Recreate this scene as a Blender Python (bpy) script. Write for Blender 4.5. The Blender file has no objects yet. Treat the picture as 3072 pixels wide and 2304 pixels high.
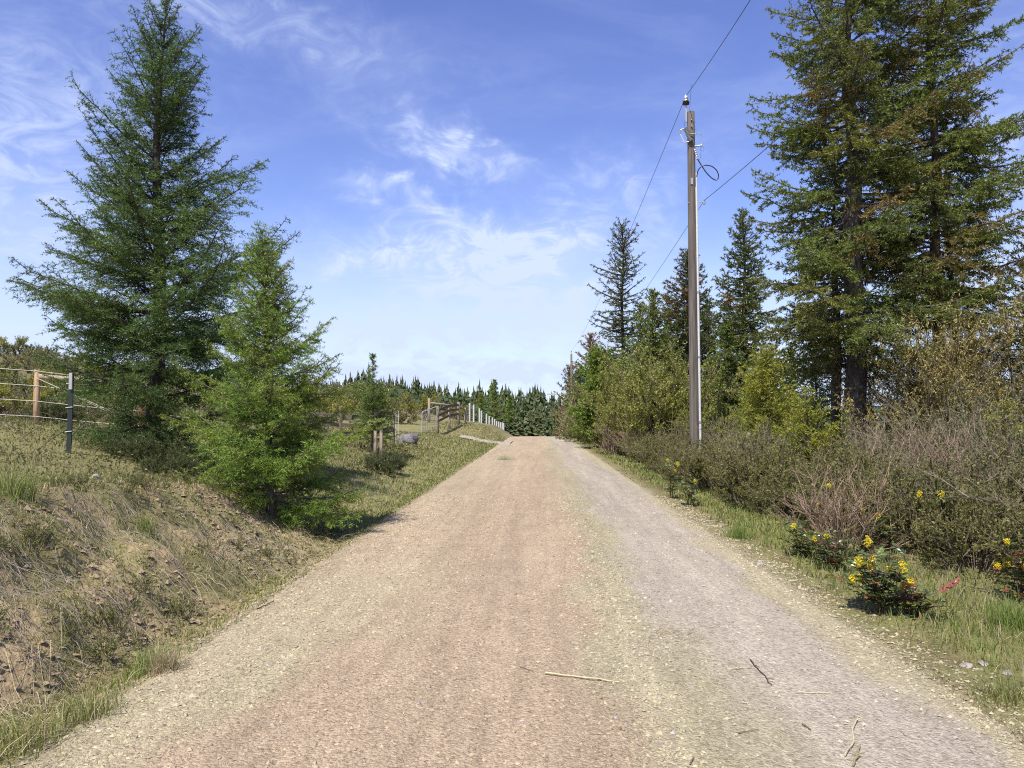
import bpy, math, random
import numpy as np
from mathutils import Matrix, Vector, Euler

# ------------------------------------------------------------------ camera, sky, sun, exposure
scene = bpy.context.scene
C = bpy.context.scene.collection
EYE = 1.6
FPX = 769.0
cam_d = bpy.data.cameras.new("camera")
cam = bpy.data.objects.new("camera", cam_d); C.objects.link(cam)
cam.location = (0, 0, EYE)
cam.rotation_euler = (math.radians(90 + 2.53), 0, math.radians(1.94))
cam_d.sensor_width = 36.0
cam_d.lens = 36.0 * FPX / 1024.0
cam_d.clip_start = 0.05; cam_d.clip_end = 9000
scene.camera = cam
scene.cycles.use_denoising = False
scene.cycles.filter_width = 1.1
scene.cycles.use_adaptive_sampling = False

SUN_EL = 56.0
_h = np.array([-0.43, -0.903])
SX, SY = _h * math.cos(math.radians(SUN_EL))
SZ = math.sin(math.radians(SUN_EL))
sun_d = bpy.data.lights.new("sun", 'SUN'); sun_d.energy = 3.9; sun_d.angle = math.radians(0.53)
sun_d.color = (1.0, 0.955, 0.88)
sun = bpy.data.objects.new("sun", sun_d); C.objects.link(sun)
sun.rotation_euler = Vector((SX, SY, SZ)).to_track_quat('Z', 'Y').to_euler()

vs = scene.view_settings
vs.view_transform = 'Standard'; vs.look = 'None'; vs.gamma = 1.0; vs.use_curve_mapping = False
vs.exposure = 0.80

world = bpy.data.worlds.new("World"); scene.world = world; world.use_nodes = True
wt = world.node_tree; wt.nodes.clear()
def wn(t, **kw):
    n = wt.nodes.new(t)
    for k, v in kw.items(): setattr(n, k, v)
    return n
def wmath(op, a, b=None, c=None, clamp=False):
    n = wn('ShaderNodeMath', operation=op, use_clamp=clamp)
    for i, v in enumerate((a, b, c)):
        if v is None: continue
        if isinstance(v, (int, float)): n.inputs[i].default_value = v
        else: wt.links.new(v, n.inputs[i])
    return n.outputs[0]
sky = wn('ShaderNodeTexSky', sky_type='NISHITA'); sky.sun_disc = False
sky.sun_elevation = math.radians(SUN_EL); sky.sun_rotation = math.atan2(SX, SY)
sky.altitude = 700; sky.air_density = 1.0; sky.dust_density = 0.6; sky.ozone_density = 2.2
hs = wn('ShaderNodeHueSaturation'); hs.inputs['Hue'].default_value = 0.524; hs.inputs['Saturation'].default_value = 1.12
hs.inputs['Value'].default_value = 0.90
wt.links.new(sky.outputs[0], hs.inputs['Color'])
tc = wn('ShaderNodeTexCoord'); sep = wn('ShaderNodeSeparateXYZ'); wt.links.new(tc.outputs['Generated'], sep.inputs[0])
vx, vy, vz = sep.outputs
D2 = 57.29578
az = wmath('MULTIPLY', wmath('ARCTAN2', vx, vy), D2)
el = wmath('MULTIPLY', wmath('ARCSINE', vz), D2)
# wisps: noise in (azimuth, elevation), warped
comb = wn('ShaderNodeCombineXYZ'); wt.links.new(az, comb.inputs[0]); wt.links.new(el, comb.inputs[1])
def wnoise(scale, detail, rough, dist=0.0, sx=1.0, sy=1.0, rot=0.0, off=0.0):
    mp = wn('ShaderNodeMapping'); mp.inputs['Scale'].default_value = (sx, sy, 1); mp.inputs['Rotation'].default_value = (0, 0, rot)
    mp.inputs['Location'].default_value = (off, off * .7, 0)
    wt.links.new(comb.outputs[0], mp.inputs[0])
    n = wn('ShaderNodeTexNoise'); n.inputs['Scale'].default_value = scale; n.inputs['Detail'].default_value = detail
    n.inputs['Roughness'].default_value = rough; n.inputs['Distortion'].default_value = dist
    wt.links.new(mp.outputs[0], n.inputs['Vector']); return n.outputs['Fac']
def smap(v, a, b, lo=0.0, hi=1.0):
    n = wn('ShaderNodeMapRange', interpolation_type='SMOOTHSTEP'); wt.links.new(v, n.inputs[0])
    n.inputs[1].default_value = a; n.inputs[2].default_value = b; n.inputs[3].default_value = lo; n.inputs[4].default_value = hi
    return n.outputs[0]
warp = wmath('MULTIPLY', wmath('SUBTRACT', wnoise(.16, 4, .6, 1.2, off=3), .5), 9.0)
warp2 = wmath('MULTIPLY', wmath('SUBTRACT', wnoise(.22, 4, .6, 1.0, off=17), .5), 6.0)
azw = wmath('ADD', az, warp); elw = wmath('ADD', el, warp2)
wisp = smap(wnoise(.22, 8, .62, 1.6, sx=1.0, sy=2.0, rot=.35, off=5), .38, .72)
def blob(px, py, sa, se, tilt, amp):
    a0 = math.degrees(math.atan((px - 538) / FPX)); e0 = math.degrees(math.atan((418 - py) / FPX))
    sa = sa / 13.4; se = se / 13.4
    da = wmath('SUBTRACT', azw, a0); de = wmath('SUBTRACT', elw, e0)
    c, s = math.cos(tilt), math.sin(tilt)
    u = wmath('ADD', wmath('MULTIPLY', da, c / sa), wmath('MULTIPLY', de, s / sa))
    v = wmath('ADD', wmath('MULTIPLY', da, -s / se), wmath('MULTIPLY', de, c / se))
    r2 = wmath('ADD', wmath('MULTIPLY', u, u), wmath('MULTIPLY', v, v))
    g = wmath('EXPONENT', wmath('MULTIPLY', r2, -1.0))
    return wmath('MULTIPLY', g, amp)
BLOBS = [(455, 148, 62, 20, -.30, 1.25), (385, 188, 40, 16, -.15, .8), (430, 205, 40, 12, -.4, .85), (490, 250, 120, 26, -.05, 1.5), (360, 262, 34, 8, .15, .8),
         (575, 240, 30, 22, -.2, .7), (610, 185, 90, 26, .22, .55), (520, 290, 130, 26, -.1, 1.0), (660, 215, 26, 26, 0, .5),
         (10, 200, 110, 90, .3, .75), (990, 260, 110, 150, 0, .6), (185, 25, 150, 20, -.1, .45), (420, 330, 260, 24, 0, .7), (480, 375, 300, 12, 0, .5), (300, 60, 200, 30, -.1, .18)]
acc = None
for b in BLOBS:
    g = blob(*b); acc = g if acc is None else wmath('ADD', acc, g)
cl = wmath('MULTIPLY', acc, wmath('ADD', wmath('MULTIPLY', wisp, .80), .30))
veil = wmath('MULTIPLY', smap(wnoise(.07, 6, .6, .8, sx=.6, sy=1.7, rot=.15, off=40), .45, .8), .22)
low = smap(el, 16.0, 0.0, 0.0, .85)      # thin high haze thickening towards the horizon, all round
lowt = wmath('MULTIPLY', low, wmath('ADD', wmath('MULTIPLY', wnoise(.09, 5, .55, .4, sx=.4, sy=2.6, off=70), .7), .62))
tot = wmath('ADD', wmath('ADD', wmath('MULTIPLY', cl, .98), veil), lowt, clamp=True)
above = smap(el, -2.0, 1.0)
tot = wmath('MULTIPLY', tot, above)
mix = wn('ShaderNodeMix', data_type='RGBA'); wt.links.new(tot, mix.inputs['Factor'])
wt.links.new(hs.outputs[0], mix.inputs['A']); mix.inputs['B'].default_value = (3.0, 3.5, 4.85, 1)
bg = wn('ShaderNodeBackground'); bg.inputs['Strength'].default_value = 0.135
wt.links.new(mix.outputs['Result'], bg.inputs['Color'])
wo = wn('ShaderNodeOutputWorld'); wt.links.new(bg.outputs[0], wo.inputs[0])

# ------------------------------------------------------------------ helpers
RM = np.array(cam.rotation_euler.to_matrix())
def at(px, py, Y):
    """world point seen at picture position px,py (1024x768) at distance Y along the road"""
    d = RM @ np.array([(px - 512) / FPX, -(py - 384) / FPX, -1.0])
    d = d * (Y / d[1]); return np.array([d[0], d[1], EYE + d[2]])
def nrm(a):
    a = np.asarray(a, float); return a / (np.linalg.norm(a, axis=-1, keepdims=True) + 1e-12)

def _hash(ix, iy, seed):
    n = (ix.astype(np.int64) * 374761393 + iy.astype(np.int64) * 668265263 + seed * 1274126177) & 0x7fffffff
    n = ((n ^ (n >> 13)) * 1274126177) & 0x7fffffff
    n = (n ^ (n >> 16)) & 0xffffff
    return n / float(0xffffff)
def vnoise(x, y, seed=0):
    x = np.asarray(x, float); y = np.asarray(y, float)
    ix = np.floor(x); iy = np.floor(y); fx = x - ix; fy = y - iy
    fx = fx * fx * (3 - 2 * fx); fy = fy * fy * (3 - 2 * fy)
    a = _hash(ix, iy, seed); b = _hash(ix + 1, iy, seed); c = _hash(ix, iy + 1, seed); d = _hash(ix + 1, iy + 1, seed)
    return (a * (1 - fx) + b * fx) * (1 - fy) + (c * (1 - fx) + d * fx) * fy
def fbm(x, y, oct=4, seed=0):
    s = 0; a = .5; t = 0
    for i in range(oct):
        s = s + a * vnoise(x * 2 ** i + 13.1 * i, y * 2 ** i - 7.7 * i, seed + i); t += a; a *= .5
    return s / t * 2 - 1          # -1..1

def mk(name, V, F, mat=None, parent=None, col=None, smooth=False, loc=None):
    V = np.ascontiguousarray(V, dtype=np.float32); F = np.ascontiguousarray(F, dtype=np.int32)
    me = bpy.data.meshes.new(name)
    k = F.shape[1]
    me.vertices.add(len(V)); me.vertices.foreach_set('co', V.ravel())
    me.loops.add(F.size); me.loops.foreach_set('vertex_index', F.ravel())
    me.polygons.add(len(F)); me.polygons.foreach_set('loop_start', np.arange(0, F.size, k, dtype=np.int32))
    if smooth: me.polygons.foreach_set('use_smooth', np.ones(len(F), dtype=bool))
    else: me.polygons.foreach_set('use_smooth', np.zeros(len(F), dtype=bool))
    me.update(calc_edges=True)
    if col is not None:
        ca = me.color_attributes.new('Col', 'FLOAT_COLOR', 'POINT')
        c4 = np.ones((len(V), 4), dtype=np.float32); c4[:, :3] = col; ca.data.foreach_set('color', c4.ravel())
    if mat is not None: me.materials.append(mat)
    o = bpy.data.objects.new(name, me); C.objects.link(o)
    if parent is not None: o.parent = parent
    if loc is not None: o.location = loc
    return o
def tag(o, label=None, cat=None, group=None, kind=None):
    if label: o['label'] = label
    if cat: o['category'] = cat
    if group: o['group'] = group
    if kind: o['kind'] = kind
    return o
def thing(name, label, cat, loc, group=None, rotz=0.0):
    o = bpy.data.objects.new(name, None); C.objects.link(o); o.empty_display_size = .1
    o.location = tuple(loc); o.rotation_euler = (0, 0, rotz); return tag(o, label, cat, group)
def copy_tree(o, parent=None):
    c = o.copy(); C.objects.link(c)
    if parent is not None: c.parent = parent
    for ch in list(o.children): copy_tree(ch, c)
    return c

class Soup:
    def __init__(s): s.V = []; s.F = []; s.K = []; s.n = 0
    def add(s, V, F, col=(1, 1, 1)):
        V = np.asarray(V, float).reshape(-1, 3); F = np.asarray(F, int)
        if F.shape[1] == 4: F = np.concatenate([F[:, [0, 1, 2]], F[:, [0, 2, 3]]])
        s.V.append(V); s.F.append(F + s.n); s.n += len(V)
        c = np.asarray(col, float); c = np.broadcast_to(c, (len(V), 3)) if c.ndim == 1 else c
        s.K.append(c); return s
    def build(s, name, mat, parent=None, smooth=False, loc=None):
        return mk(name, np.concatenate(s.V), np.concatenate(s.F), mat, parent, np.concatenate(s.K), smooth, loc)

def tube(P, R, sides=8, rng=None, rough=0.0, cap=True):
    P = np.asarray(P, float); n = len(P); R = np.broadcast_to(np.asarray(R, float), (n,))
    T = np.gradient(P, axis=0); T = nrm(T)
    ref = np.array([0, 0, 1.0]) if abs(T[0][2]) < .9 else np.array([1.0, 0, 0])
    u = nrm(np.cross(T, ref)); v = np.cross(T, u)
    a = np.linspace(0, 2 * np.pi, sides, endpoint=False)
    rr = R[:, None] * np.ones((n, sides))
    if rng is not None and rough: rr = rr * (1 + rng.uniform(-rough, rough, rr.shape))
    V = P[:, None] + rr[..., None] * (np.cos(a)[None, :, None] * u[:, None] + np.sin(a)[None, :, None] * v[:, None])
    V = V.reshape(-1, 3); F = []
    i = np.arange(n - 1)[:, None] * sides; j = np.arange(sides)[None]; j2 = (j + 1) % sides
    Q = np.stack([i + j, i + j2, i + sides + j2, i + sides + j], -1).reshape(-1, 4)
    F = np.concatenate([Q[:, [0, 1, 2]], Q[:, [0, 2, 3]]])
    if cap:
        c0 = len(V); V = np.concatenate([V, P[:1], P[-1:]])
        jj = np.arange(sides); jn = (jj + 1) % sides
        F = np.concatenate([F, np.stack([np.full(sides, c0), jn, jj], -1), np.stack([np.full(sides, c0 + 1), (n - 1) * sides + jj, (n - 1) * sides + jn], -1)])
    return V, F
def prisms(P0, P1, R0, R1, sides=3):
    P0 = np.asarray(P0, float); P1 = np.asarray(P1, float); n = len(P0)
    R0 = np.broadcast_to(R0, (n,)); R1 = np.broadcast_to(R1, (n,))
    d = nrm(P1 - P0); ref = np.where(np.abs(d[:, 2:3]) < .9, np.array([[0, 0, 1.]]), np.array([[1., 0, 0]]))
    u = nrm(np.cross(d, ref)); v = np.cross(d, u); a = np.linspace(0, 2 * np.pi, sides, endpoint=False)
    ring = np.cos(a)[None, :, None] * u[:, None] + np.sin(a)[None, :, None] * v[:, None]
    V = np.concatenate([P0[:, None] + ring * R0[:, None, None], P1[:, None] + ring * R1[:, None, None]], 1).reshape(-1, 3)
    b = (np.arange(n) * 2 * sides)[:, None]; j = np.arange(sides)[None]; j2 = (j + 1) % sides
    Q = np.stack([b + j, b + j2, b + sides + j2, b + sides + j], -1).reshape(-1, 4)
    return V, np.concatenate([Q[:, [0, 1, 2]], Q[:, [0, 2, 3]]])
def box(p0, p1, w, h, up=(0, 0, 1)):
    """beam from p0 to p1, w wide, h high"""
    p0 = np.asarray(p0, float); p1 = np.asarray(p1, float); d = nrm(p1 - p0)
    u = nrm(np.cross(d, up)); v = nrm(np.cross(u, d))
    V = []
    for p in (p0, p1):
        for a, b in ((-1, -1), (1, -1), (1, 1), (-1, 1)): V.append(p + u * a * w / 2 + v * b * h / 2)
    F = [[0, 1, 2, 3], [7, 6, 5, 4], [0, 4, 5, 1], [1, 5, 6, 2], [2, 6, 7, 3], [3, 7, 4, 0]]
    return np.array(V), np.array(F)
_t = (1 + 5 ** .5) / 2
ICO_V = nrm(np.array([[-1, _t, 0], [1, _t, 0], [-1, -_t, 0], [1, -_t, 0], [0, -1, _t], [0, 1, _t], [0, -1, -_t], [0, 1, -_t], [_t, 0, -1], [_t, 0, 1], [-_t, 0, -1], [-_t, 0, 1]]))
ICO_F = np.array([[0, 11, 5], [0, 5, 1], [0, 1, 7], [0, 7, 10], [0, 10, 11], [1, 5, 9], [5, 11, 4], [11, 10, 2], [10, 7, 6], [7, 1, 8], [3, 9, 4], [3, 4, 2], [3, 2, 6], [3, 6, 8], [3, 8, 9], [4, 9, 5], [2, 4, 11], [6, 2, 10], [8, 6, 7], [9, 8, 1]])
def ico(sub=2):
    V = [tuple(v) for v in ICO_V]; F = [tuple(f) for f in ICO_F]
    for _ in range(sub):
        V2 = list(V); cache = {}; F2 = []
        def mid(a, b):
            k = (min(a, b), max(a, b))
            if k not in cache:
                m = nrm((np.array(V2[a]) + np.array(V2[b])) / 2); cache[k] = len(V2); V2.append(tuple(m))
            return cache[k]
        for a, b, c in F:
            ab, bc, ca = mid(a, b), mid(b, c), mid(c, a); F2 += [(a, ab, ca), (b, bc, ab), (c, ca, bc), (ab, bc, ca)]
        V, F = V2, F2
    return np.array(V), np.array(F)
def stones(P, S, rng, col, flat=.6, lying=False):
    """many small irregular stones, 8 faces each"""
    n = len(P)
    B = np.array([[1, 0, 0], [0, 1, 0], [-1, 0, 0], [0, -1, 0], [0, 0, 1], [0, 0, -1.]])
    F0 = np.array([[0, 1, 4], [1, 2, 4], [2, 3, 4], [3, 0, 4], [1, 0, 5], [2, 1, 5], [3, 2, 5], [0, 3, 5]])
    if lying: F0 = F0[:4]
    a = rng.uniform(0, 2 * np.pi, n); ca, sa = np.cos(a), np.sin(a)
    V = B[None] * (1 + rng.uniform(-.35, .35, (n, 6, 1))) + rng.uniform(-.25, .25, (n, 6, 3))
    V[:, :, 0] *= rng.uniform(.8, 1.5, (n, 1)); V[:, :, 2] *= flat * rng.uniform(.7, 1.2, (n, 1))
    X = V[:, :, 0] * ca[:, None] - V[:, :, 1] * sa[:, None]; Yv = V[:, :, 0] * sa[:, None] + V[:, :, 1] * ca[:, None]
    V = np.stack([X, Yv, V[:, :, 2]], -1) * S[:, None, None] + P[:, None]
    F = (F0[None] + (np.arange(n) * 6)[:, None, None]).reshape(-1, 3)
    return V.reshape(-1, 3), F, np.repeat(col, 6, axis=0)

# ------------------------------------------------------------------ materials
def newmat(name):
    m = bpy.data.materials.new(name); m.use_nodes = True; nt = m.node_tree; nt.nodes.clear()
    out = nt.nodes.new('ShaderNodeOutputMaterial'); return m, nt, out
def nd(nt, t, ins=None, **kw):
    n = nt.nodes.new(t)
    for k, v in kw.items(): setattr(n, k, v)
    for k, v in (ins or {}).items():
        if hasattr(v, 'node'): nt.links.new(v, n.inputs[k])
        else: n.inputs[k].default_value = v
    return n
def rgb(c): return (c[0], c[1], c[2], 1)
def ramp(nt, fac, stops):
    r = nd(nt, 'ShaderNodeValToRGB'); nt.links.new(fac, r.inputs[0]); e = r.color_ramp.elements
    e[0].position = stops[0][0]; e[0].color = rgb(stops[0][1]); e[1].position = stops[-1][0]; e[1].color = rgb(stops[-1][1])
    for p, c in stops[1:-1]:
        q = e.new(p); q.color = rgb(c)
    return r.outputs[0]
def objnoise(nt, scale, detail=4, rough=.6, dist=0, sc=(1, 1, 1), kind='Object'):
    t = nd(nt, 'ShaderNodeTexCoord'); mp = nd(nt, 'ShaderNodeMapping', {'Vector': t.outputs[kind], 'Scale': sc})
    return nd(nt, 'ShaderNodeTexNoise', {'Vector': mp.outputs[0], 'Scale': scale, 'Detail': detail, 'Roughness': rough, 'Distortion': dist}).outputs['Fac']
def mulcol(nt, a, b, fac=1.0):
    n = nd(nt, 'ShaderNodeMix', data_type='RGBA', blend_type='MULTIPLY'); n.inputs['Factor'].default_value = fac
    for s, v in (('A', a), ('B', b)):
        if hasattr(v, 'node'): nt.links.new(v, n.inputs[s])
        else: n.inputs[s].default_value = rgb(v)
    return n.outputs['Result']
def mixcol(nt, fac, a, b):
    n = nd(nt, 'ShaderNodeMix', data_type='RGBA')
    if hasattr(fac, 'node'): nt.links.new(fac, n.inputs['Factor'])
    else: n.inputs['Factor'].default_value = fac
    for s, v in (('A', a), ('B', b)):
        if hasattr(v, 'node'): nt.links.new(v, n.inputs[s])
        else: n.inputs[s].default_value = rgb(v)
    return n.outputs['Result']
def bump(nt, h, strength, dist):
    return nd(nt, 'ShaderNodeBump', {'Height': h, 'Strength': strength, 'Distance': dist}).outputs[0]

def leafmat(name, trans=.32, rough=.55, spec=.3):
    m, nt, out = newmat(name)
    a = nd(nt, 'ShaderNodeAttribute', attribute_name='Col')
    p = nd(nt, 'ShaderNodeBsdfPrincipled', {'Base Color': a.outputs['Color'], 'Roughness': rough, 'Specular IOR Level': spec})
    tcol = mulcol(nt, a.outputs['Color'], (1.25, 1.35, .7))
    t = nd(nt, 'ShaderNodeBsdfTranslucent', {'Color': tcol})
    mx = nd(nt, 'ShaderNodeMixShader', {0: trans, 1: p.outputs[0], 2: t.outputs[0]})
    nt.links.new(mx.outputs[0], out.inputs[0]); return m
M_NEEDLE = leafmat('needles', .28, .5, .35)
M_FAR = leafmat('far_needles', .2, .9, .05)
M_LEAF = leafmat('leaves', .35, .5, .35)
M_GLOSSY = leafmat('glossy_leaves', .15, .32, .5)
M_GRASS = leafmat('grass_blades', .35, .6, .25)
def colmat(name, rough=.85, spec=.2, nscale=30, amp=.35, bstr=.5, bdist=.01, sc=(1, 1, 1), detail=6):
    m, nt, out = newmat(name)
    a = nd(nt, 'ShaderNodeAttribute', attribute_name='Col')
    n = objnoise(nt, nscale, detail, .65, 0, sc)
    r = ramp(nt, n, [(.3, (1 - amp,) * 3), (.7, (1 + amp,) * 3)])
    c = mulcol(nt, a.outputs['Color'], r)
    p = nd(nt, 'ShaderNodeBsdfPrincipled', {'Base Color': c, 'Roughness': rough, 'Specular IOR Level': spec, 'Normal': bump(nt, n, bstr, bdist)})
    nt.links.new(p.outputs[0], out.inputs[0]); return m
M_TWIG = colmat('twig_bark', nscale=40, amp=.2)
M_STONE = colmat('stone', nscale=60, amp=.22, bstr=.6, bdist=.004)
M_BARK = colmat('fir_bark', nscale=9, amp=.55, bstr=1.0, bdist=.03, sc=(1, 1, .16), detail=8)
M_WOOD = colmat('weathered_wood', nscale=16, amp=.6, bstr=1.0, bdist=.012, sc=(1, 1, .045), detail=10)
M_BOARD = colmat('weathered_board', nscale=14, amp=.3, bstr=.5, bdist=.006, detail=8)
M_BOULDER = colmat('boulder_rock', nscale=4, amp=.5, bstr=.9, bdist=.04, detail=10)
M_METAL, _nt, _o = newmat('galvanised_metal')
_p = nd(_nt, 'ShaderNodeBsdfPrincipled', {'Base Color': rgb((.42, .43, .44)), 'Metallic': .7, 'Roughness': .45}); _nt.links.new(_p.outputs[0], _o.inputs[0])
def plain(name, c, rough=.6, metal=0.0, amp=.15, scale=12):
    m, nt, out = newmat(name); n = objnoise(nt, scale, 5)
    cc = ramp(nt, n, [(.3, [v * (1 - amp) for v in c]), (.7, [v * (1 + amp) for v in c])])
    p = nd(nt, 'ShaderNodeBsdfPrincipled', {'Base Color': cc, 'Roughness': rough, 'Metallic': metal}); nt.links.new(p.outputs[0], out.inputs[0]); return m
M_WHITE = plain('white_plastic', (.55, .55, .50), .5, 0, .08)
M_CONDUIT = plain('pale_conduit', (.55, .56, .54), .45, 0, .1)
M_BLACK = plain('black_cable', (.012, .012, .014), .45)
M_PORC = plain('grey_porcelain', (.36, .37, .38), .25)
M_BROWNPORC = plain('brown_porcelain', (.07, .05, .04), .3)
M_WIRE = plain('steel_wire', (.07, .075, .085), .5, .3)
M_FENCEWIRE = plain('pale_fence_wire', (.58, .55, .46), .6)
M_TPOST = plain('dark_green_steel', (.018, .024, .02), .5)
M_GATE = plain('grey_gate_steel', (.42, .40, .37), .45, .2)

# ------------------------------------------------------------------ terrain heights
YK = np.array([-60, 0, 6, 8, 9.5, 11, 13, 16, 20, 25, 34, 42, 48, 54, 60, 72, 85, 100, 130, 180, 260, 400, 900, 3000.])
def zr(y):
    """road profile: level, over a crest, down to the flat beyond"""
    y = np.asarray(y, float); t = np.clip(y - 60, 0, None)
    z = -.0010 * t ** 2
    t1 = 45.; lin = -.0010 * t1 ** 2 - .09 * (t - t1)
    z = np.where(t > t1, lin, z)
    return np.maximum(z, -9.0 + .0 * y)
DK = np.array([0, .45, 1.1, 1.9, 4.2, 9, 16, 30, 70, 200, 3000.])
HT = np.array([  # rows = YK, cols = DK ; height left of the road
    [0, -.10, .35, 1.00, 1.15, 1.6, 2.0, 2.6, 4.2, 8, 8],
    [0, -.10, .35, 1.00, 1.15, 1.55, 2.0, 2.6, 4.2, 8, 8],
    [0, -.12, .35, .95, 1.15, 1.5, 2.0, 2.6, 4.5, 9, 9],
    [0, -.16, .25, .88, 1.12, 1.5, 2.0, 2.6, 5.0, 9, 9],
    [0, -.15, .12, .72, 1.05, 1.5, 2.0, 2.6, 5.2, 9, 9],
    [0, -.17, .00, .50, .95, 1.5, 2.0, 2.6, 5.4, 9, 9],
    [0, -.15, -.02, .34, .92, 1.5, 2.0, 2.6, 5.6, 9, 9],
    [0, -.12, -.02, .22, .88, 1.48, 1.9, 2.6, 5.8, 10, 10],
    [0, -.06, .02, .16, .76, 1.35, 1.8, 2.6, 6.0, 10, 10],
    [0, -.04, .04, .18, .66, 1.15, 1.6, 2.6, 6.2, 11, 11],
    [0, .00, .08, .25, .52, .9, 1.5, 2.6, 6.8, 12, 12],
    [0, .02, .10, .30, .66, 1.0, 1.6, 2.8, 7.4, 13, 13],
    [0, .03, .10, .25, .62, 1.1, 1.8, 3.1, 8.0, 14, 14],
    [0, .08, .30, .70, 1.12, 1.4, 1.9, 3.3, 8.4, 14, 14],
    [0, .18, .60, 1.05, 1.32, 1.6, 2.1, 3.6, 8.8, 14, 14],
    [0, .15, .55, .98, 1.34, 1.8, 2.4, 4.0, 9.2, 15, 15],
    [-.6, -.4, .1, .55, 1.05, 1.8, 2.7, 4.5, 9.6, 15, 15],
    [-1.6, -1.4, -.8, -.3, .5, 1.6, 2.8, 4.8, 10, 15, 15],
    [-4.3, -4.2, -4, -3.4, -2.2, .6, 2.4, 4.6, 9, 14, 14],
    [-9, -9, -9, -8.5, -8, -6, -3, 0, 6, 10, 10],
    [-9, -9, -9, -9, -9, -9, -8, -6, 0, 6, 6],
    [-9, -9, -9, -9, -9, -9, -9, -8, -5, 0, 0],
    [-9, -9, -9, -9, -9, -9, -9, -9, -9, -6, -6],
    [-9] * 11])
def _ti(y, d):
    y = np.clip(y, YK[0], YK[-1]); d = np.clip(d, 0, DK[-1])
    i = np.clip(np.searchsorted(YK, y, side='right') - 1, 0, len(YK) - 2); j = np.clip(np.searchsorted(DK, d, side='right') - 1, 0, len(DK) - 2)
    u = (y - YK[i]) / (YK[i + 1] - YK[i]); v = (d - DK[j]) / (DK[j + 1] - DK[j])
    v = np.where(j < 4, v * v * (3 - 2 * v) * .5 + v * .5, v)
    return (HT[i, j] * (1 - v) + HT[i, j + 1] * v) * (1 - u) + (HT[i + 1, j] * (1 - v) + HT[i + 1, j + 1] * v) * u
RH = 2.36        # half width of the gravel
def tbase(x, y):
    x = np.asarray(x, float); y = np.asarray(y, float); x, y = np.broadcast_arrays(x, y)
    L = _ti(y, -x - RH)
    dr = np.clip(x - RH, 0, None)
    Rr = zr(y) + np.interp(dr, [0, .5, 1.2, 2.5, 6, 12, 25, 60, 200, 3000], [0, -.02, -.06, -.12, -.25, -.6, -1.8, -5, -9, -12])
    Rr = np.maximum(Rr, -14)
    return np.where(x < -RH, L, Rr)
def T(x, y):
    """ground height with its lumps"""
    x = np.asarray(x, float); y = np.asarray(y, float); x, y = np.broadcast_arrays(x, y)
    z = tbase(x, y)
    d = np.abs(x) - RH
    m = np.clip(d / .5 + .15, 0, 1)
    n = .06 * fbm(x * 1.3, y * 1.3, 4, 3) + .028 * fbm(x * 6, y * 6, 3, 9)
    bank = np.exp(-((x + 3.7) / 1.0) ** 2) * np.clip((13 - y) / 3, 0, 1) * 1.35
    rug = fbm(x * 3.1, y * 3.1, 4, 21)
    n = n + bank * (.15 * rug + .07 * np.abs(fbm(x * 9, y * 9, 3, 31)))
    n = n + np.clip((np.abs(x) - 25) / 60, 0, 1) * 1.2 * fbm(x * .03, y * .03, 3, 5)
    z = z + n * m
    inside = np.clip((RH + .1 - np.abs(x) + .18 * fbm(x * 1.1, y * .9, 3, 77)) / .22, 0, 1)
    z = z - .07 * inside
    return z
def Tz(x, y): return float(T(np.array([x]), np.array([y]))[0])

# ------------------------------------------------------------------ ground sheet
def graded(fine, step, a, b, grow):
    out = list(np.arange(fine[0], fine[1] + 1e-6, step)); s = step; v = out[-1]
    while v < b: s *= grow; v += s; out.append(v)
    s = step; v = out[0]; pre = []
    while v > a: s *= grow; v -= s; pre.append(v)
    return np.array(pre[::-1] + out)
gx = graded((-5.4, 3.6), .075, -2600, 2600, 1.09)
gy = graded((2.4, 13.0), .075, -80, 3200, 1.035)
GX, GY = np.meshgrid(gx, gy)
GZ = T(GX, GY)
V = np.stack([GX, GY, GZ], -1).reshape(-1, 3)
nx, ny = len(gx), len(gy)
i = (np.arange(ny - 1)[:, None] * nx + np.arange(nx - 1)[None]).ravel()
F = np.stack([i, i + 1, i + nx + 1, i + nx], -1)
x, y = V[:, 0], V[:, 1]
def lerp(a, b, t): return np.asarray(a)[None] * (1 - t[:, None]) + np.asarray(b)[None] * t[:, None]
n1 = fbm(x * .8, y * .8, 4, 50) * .5 + .5; n2 = fbm(x * 3.2, y * 3.2, 4, 60) * .5 + .5; n3 = fbm(x * .05, y * .05, 4, 70) * .5 + .5
dirt = lerp((.27, .22, .115), (.44, .325, .205), np.clip((n2 - .35) * 2.2, 0, 1))
olive = lerp((.17, .16, .072), (.25, .225, .11), n1)
green = lerp((.15, .165, .055), (.24, .225, .09), n2)
gravel = lerp((.26, .215, .14), (.33, .28, .20), n2)
d = np.abs(x) - RH
col = olive.copy()
# left bank of bare crumbly soil
bk = np.clip(1 - np.abs((-x - 3.55) / 1.25), 0, 1) * np.clip((15 - y) / 4, 0, 1) * np.clip(.55 + 2.2 * (n1 - .4), 0, 1)
bk = np.clip(bk * 1.9, 0, 1) * (.30 + .70 * np.clip((n2 - .48) * 5 + .5, 0, 1))
col = col * (1 - bk[:, None]) + dirt * bk[:, None]
edge = np.clip(1 - d / .25, 0, 1) * np.clip(.4 + 1.2 * n2, 0, 1); col = col * (1 - edge[:, None]) + gravel * edge[:, None]
vg = (np.clip((d - .1) / .3, 0, 1) * np.clip((2.3 - d) / .5, 0, 1) * (x > 0)) * np.clip(n1 * 1.6, .3, 1)
col = col * (1 - vg[:, None]) + green * vg[:, None]
litter = np.clip(1 - np.abs(d - .38) / .34, 0, 1) * (x > 0) * np.clip((n2 - .35) * 2.5, 0, 1)
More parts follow.
